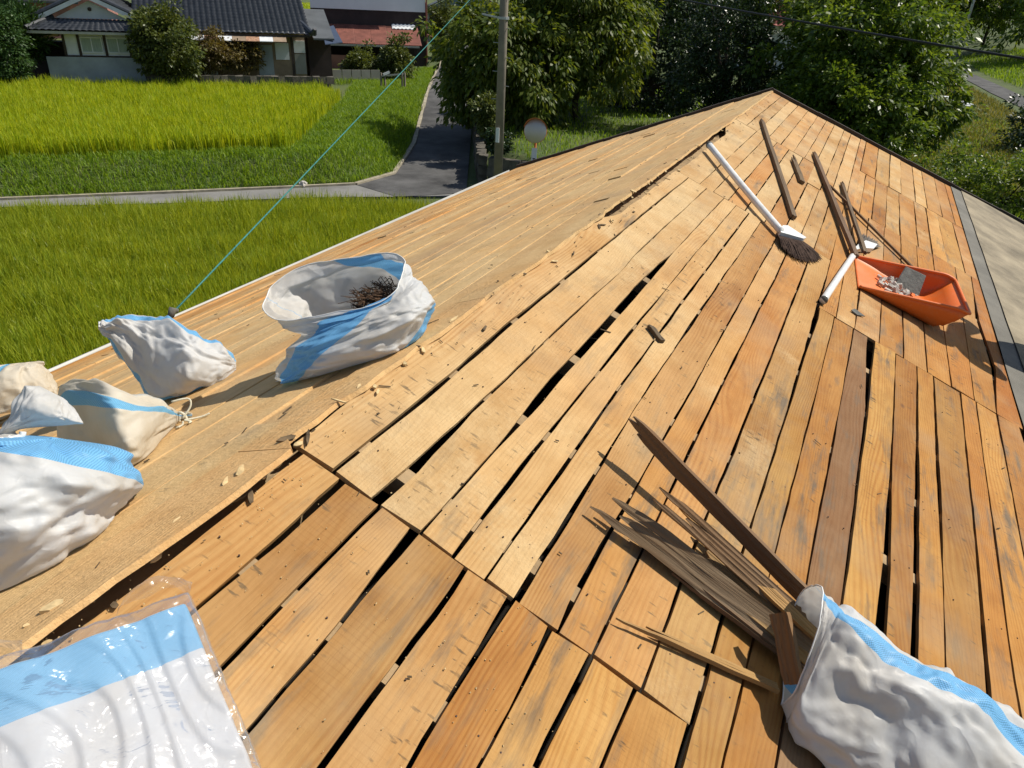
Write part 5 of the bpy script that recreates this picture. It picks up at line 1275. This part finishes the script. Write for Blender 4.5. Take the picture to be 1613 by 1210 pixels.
for gs, lo, hi in ((GA, -.2, J0), (GB, J0, 3.6)):
    for i in range(len(gs) - 1):
        for kr in range(27):
            u_ = -2.2 + kr * .42 + .02
            if not (lo < u_ < hi) or random.random() < .35: continue
            for f in (.25, .75):
                if random.random() < .3: continue
                v_ = gs[i](u_) * (1 - f) + gs[i + 1](u_) * f; c = RP(v_, u_ + random.gauss(0, .006), .0015)
                mb.tube([c - NR * .003, c + NR * .0006], .0020, 6)
tag(mb.build('nail_heads', MAT['nail'], house), kind='stuff')

# ------------------------------------------------------------------ the other worker, standing on the felt past the right edge; only the shadow reaches the picture
hs_ = RPX(1497, 536); kk = 1.50 / (SUN[2] + SUN[0] * math.tan(TH))
hd = hs_ + SUN * kk; fx, fy = hd[0], hd[1]
fz = RP((fx - RX) / CT, fy)[2]
pn = thing('person', (fx, fy, fz), 'person in dark work clothes standing on the felt past the right edge', 'person')
def skin(name, verts, edges, radii, mat, parent, root=0, sub=2):
    me = bpy.data.meshes.new(name); me.from_pydata([tuple(map(float, q)) for q in verts], edges, []); o = new_obj(name, me, mat, parent)
    o.modifiers.new('skin', 'SKIN').use_smooth_shade = True
    for i, r in enumerate(radii): me.skin_vertices[0].data[i].radius = (r, r) if np.isscalar(r) else r; me.skin_vertices[0].data[i].use_root = i == root
    o.modifiers.new('sub', 'SUBSURF').levels = sub; o.modifiers['sub'].render_levels = sub
    return o
fw = _n(np.array([-1., -.15, 0])); sd = np.array([fw[1], -fw[0], 0]); O_ = np.array([fx, fy, fz])
def B3(f, r, z): return O_ + fw * f + sd * r + np.array([0, 0, z])
gz = lambda f, r: RP((B3(f, r, 0)[0] - RX) / CT, 0)[2] - fz
vb = [B3(0, 0, .82), B3(.0, 0, 1.0), B3(.02, 0, 1.2), B3(.03, 0, 1.32), B3(.04, 0, 1.40), B3(.06, 0, 1.5), B3(.065, 0, 1.6),
      B3(0, .10, .76), B3(.05, .13, .42), B3(.0, .13, gz(0, .13) + .07), B3(.14, .14, gz(.14, .14) + .045),
      B3(0, -.10, .76), B3(.03, -.14, .42), B3(-.05, -.15, gz(-.05, -.15) + .07), B3(.09, -.16, gz(.09, -.16) + .045),
      B3(.02, .19, 1.29), B3(.03, .27, 1.05), B3(.18, .24, .88), B3(.25, .22, .84),
      B3(.02, -.19, 1.29), B3(.0, -.28, 1.05), B3(.14, -.28, .86), B3(.20, -.27, .81)]
eb = [(0, 1), (1, 2), (2, 3), (3, 4), (4, 5), (5, 6), (0, 7), (7, 8), (8, 9), (9, 10), (0, 11), (11, 12), (12, 13), (13, 14), (3, 15), (15, 16), (16, 17), (17, 18), (3, 19), (19, 20), (20, 21), (21, 22)]
rb_ = [(.15, .11), (.14, .10), (.16, .11), (.13, .09), .055, .085, .07, .085, .06, .045, .04, .085, .06, .045, .04, .065, .05, .038, .03, .065, .05, .038, .03]
skin('body', vb, eb, rb_, MAT['tarp'], pn)
V, Fc = [], []
for i in range(8):
    for j in range(20):
        a, e = 2 * math.pi * j / 20, math.pi / 2 * i / 7; V.append(B3(.06, 0, 1.56) + (fw * math.cos(a) * .125 + sd * math.sin(a) * .11) * math.cos(e) + np.array([0, 0, .13 * math.sin(e)]))
for i in range(7):
    for j in range(20): Fc.append((i * 20 + j, i * 20 + (j + 1) % 20, (i + 1) * 20 + (j + 1) % 20, (i + 1) * 20 + j))
mesh('cap', V, Fc, MAT['tarp'], pn, True)
for (f, r) in ((.25, .22), (.20, -.27)):
    z0 = .84 if r > 0 else .81; mb = MB()
    mb.tube([B3(f, r, z0), B3(f + .06, r, z0 - .03), B3(f + .09, r, z0 - .05)], [.028, .038, .03], 10)
    for k in range(4): mb.tube([B3(f + .08, r - .027 + .018 * k, z0 - .045), B3(f + .12, r - .03 + .019 * k, z0 - .075), B3(f + .125 - .006 * abs(k - 1), r - .03 + .019 * k, z0 - .11)], [.0095, .009, .007], 7)
    mb.tube([B3(f + .03, r - .03 * (1 if r > 0 else -1), z0 - .02), B3(f + .06, r - .05 * (1 if r > 0 else -1), z0 - .05), B3(f + .085, r - .045 * (1 if r > 0 else -1), z0 - .08)], [.012, .010, .008], 7)
    mb.build('glove', MAT['white_plastic'], pn, True)

# flakes of wood and clods of clay along the broken ridge
mb, mc = MB(), MB()
for k in range(64):
    u_ = random.choice([random.uniform(.3, 1.1), random.uniform(1.0, 3.2), random.uniform(3.0, 6.4), random.uniform(3.0, 6.4)]); v_ = random.gauss(.02, .03)
    L_, W_ = random.uniform(.006, .03), random.uniform(.003, .010); a = random.gauss(1.57, .45); d_ = EVR * math.cos(a) + YU * math.sin(a); w_ = _n(np.cross(NR, d_))
    tl = random.gauss(0, .22); up = NR * math.cos(tl) + w_ * math.sin(tl); w2 = np.cross(up, d_); c = RP(max(v_, .0), u_, .004 + random.uniform(0, .003))
    n_ = 6; pts = [c + d_ * L_ * (math.cos(t_) * random.uniform(.6, 1.1)) + w2 * W_ * (math.sin(t_) * random.uniform(.5, 1.1)) for t_ in np.linspace(0, 2 * math.pi, n_, endpoint=False)]
    (mb if random.random() < .65 else mc).poly(pts, up * random.uniform(.002, .006))
tag(mb.build('ridge_flakes', MAT['sand']), kind='stuff'); tag(mc.build('bark_flakes', MAT['debris']), kind='stuff')
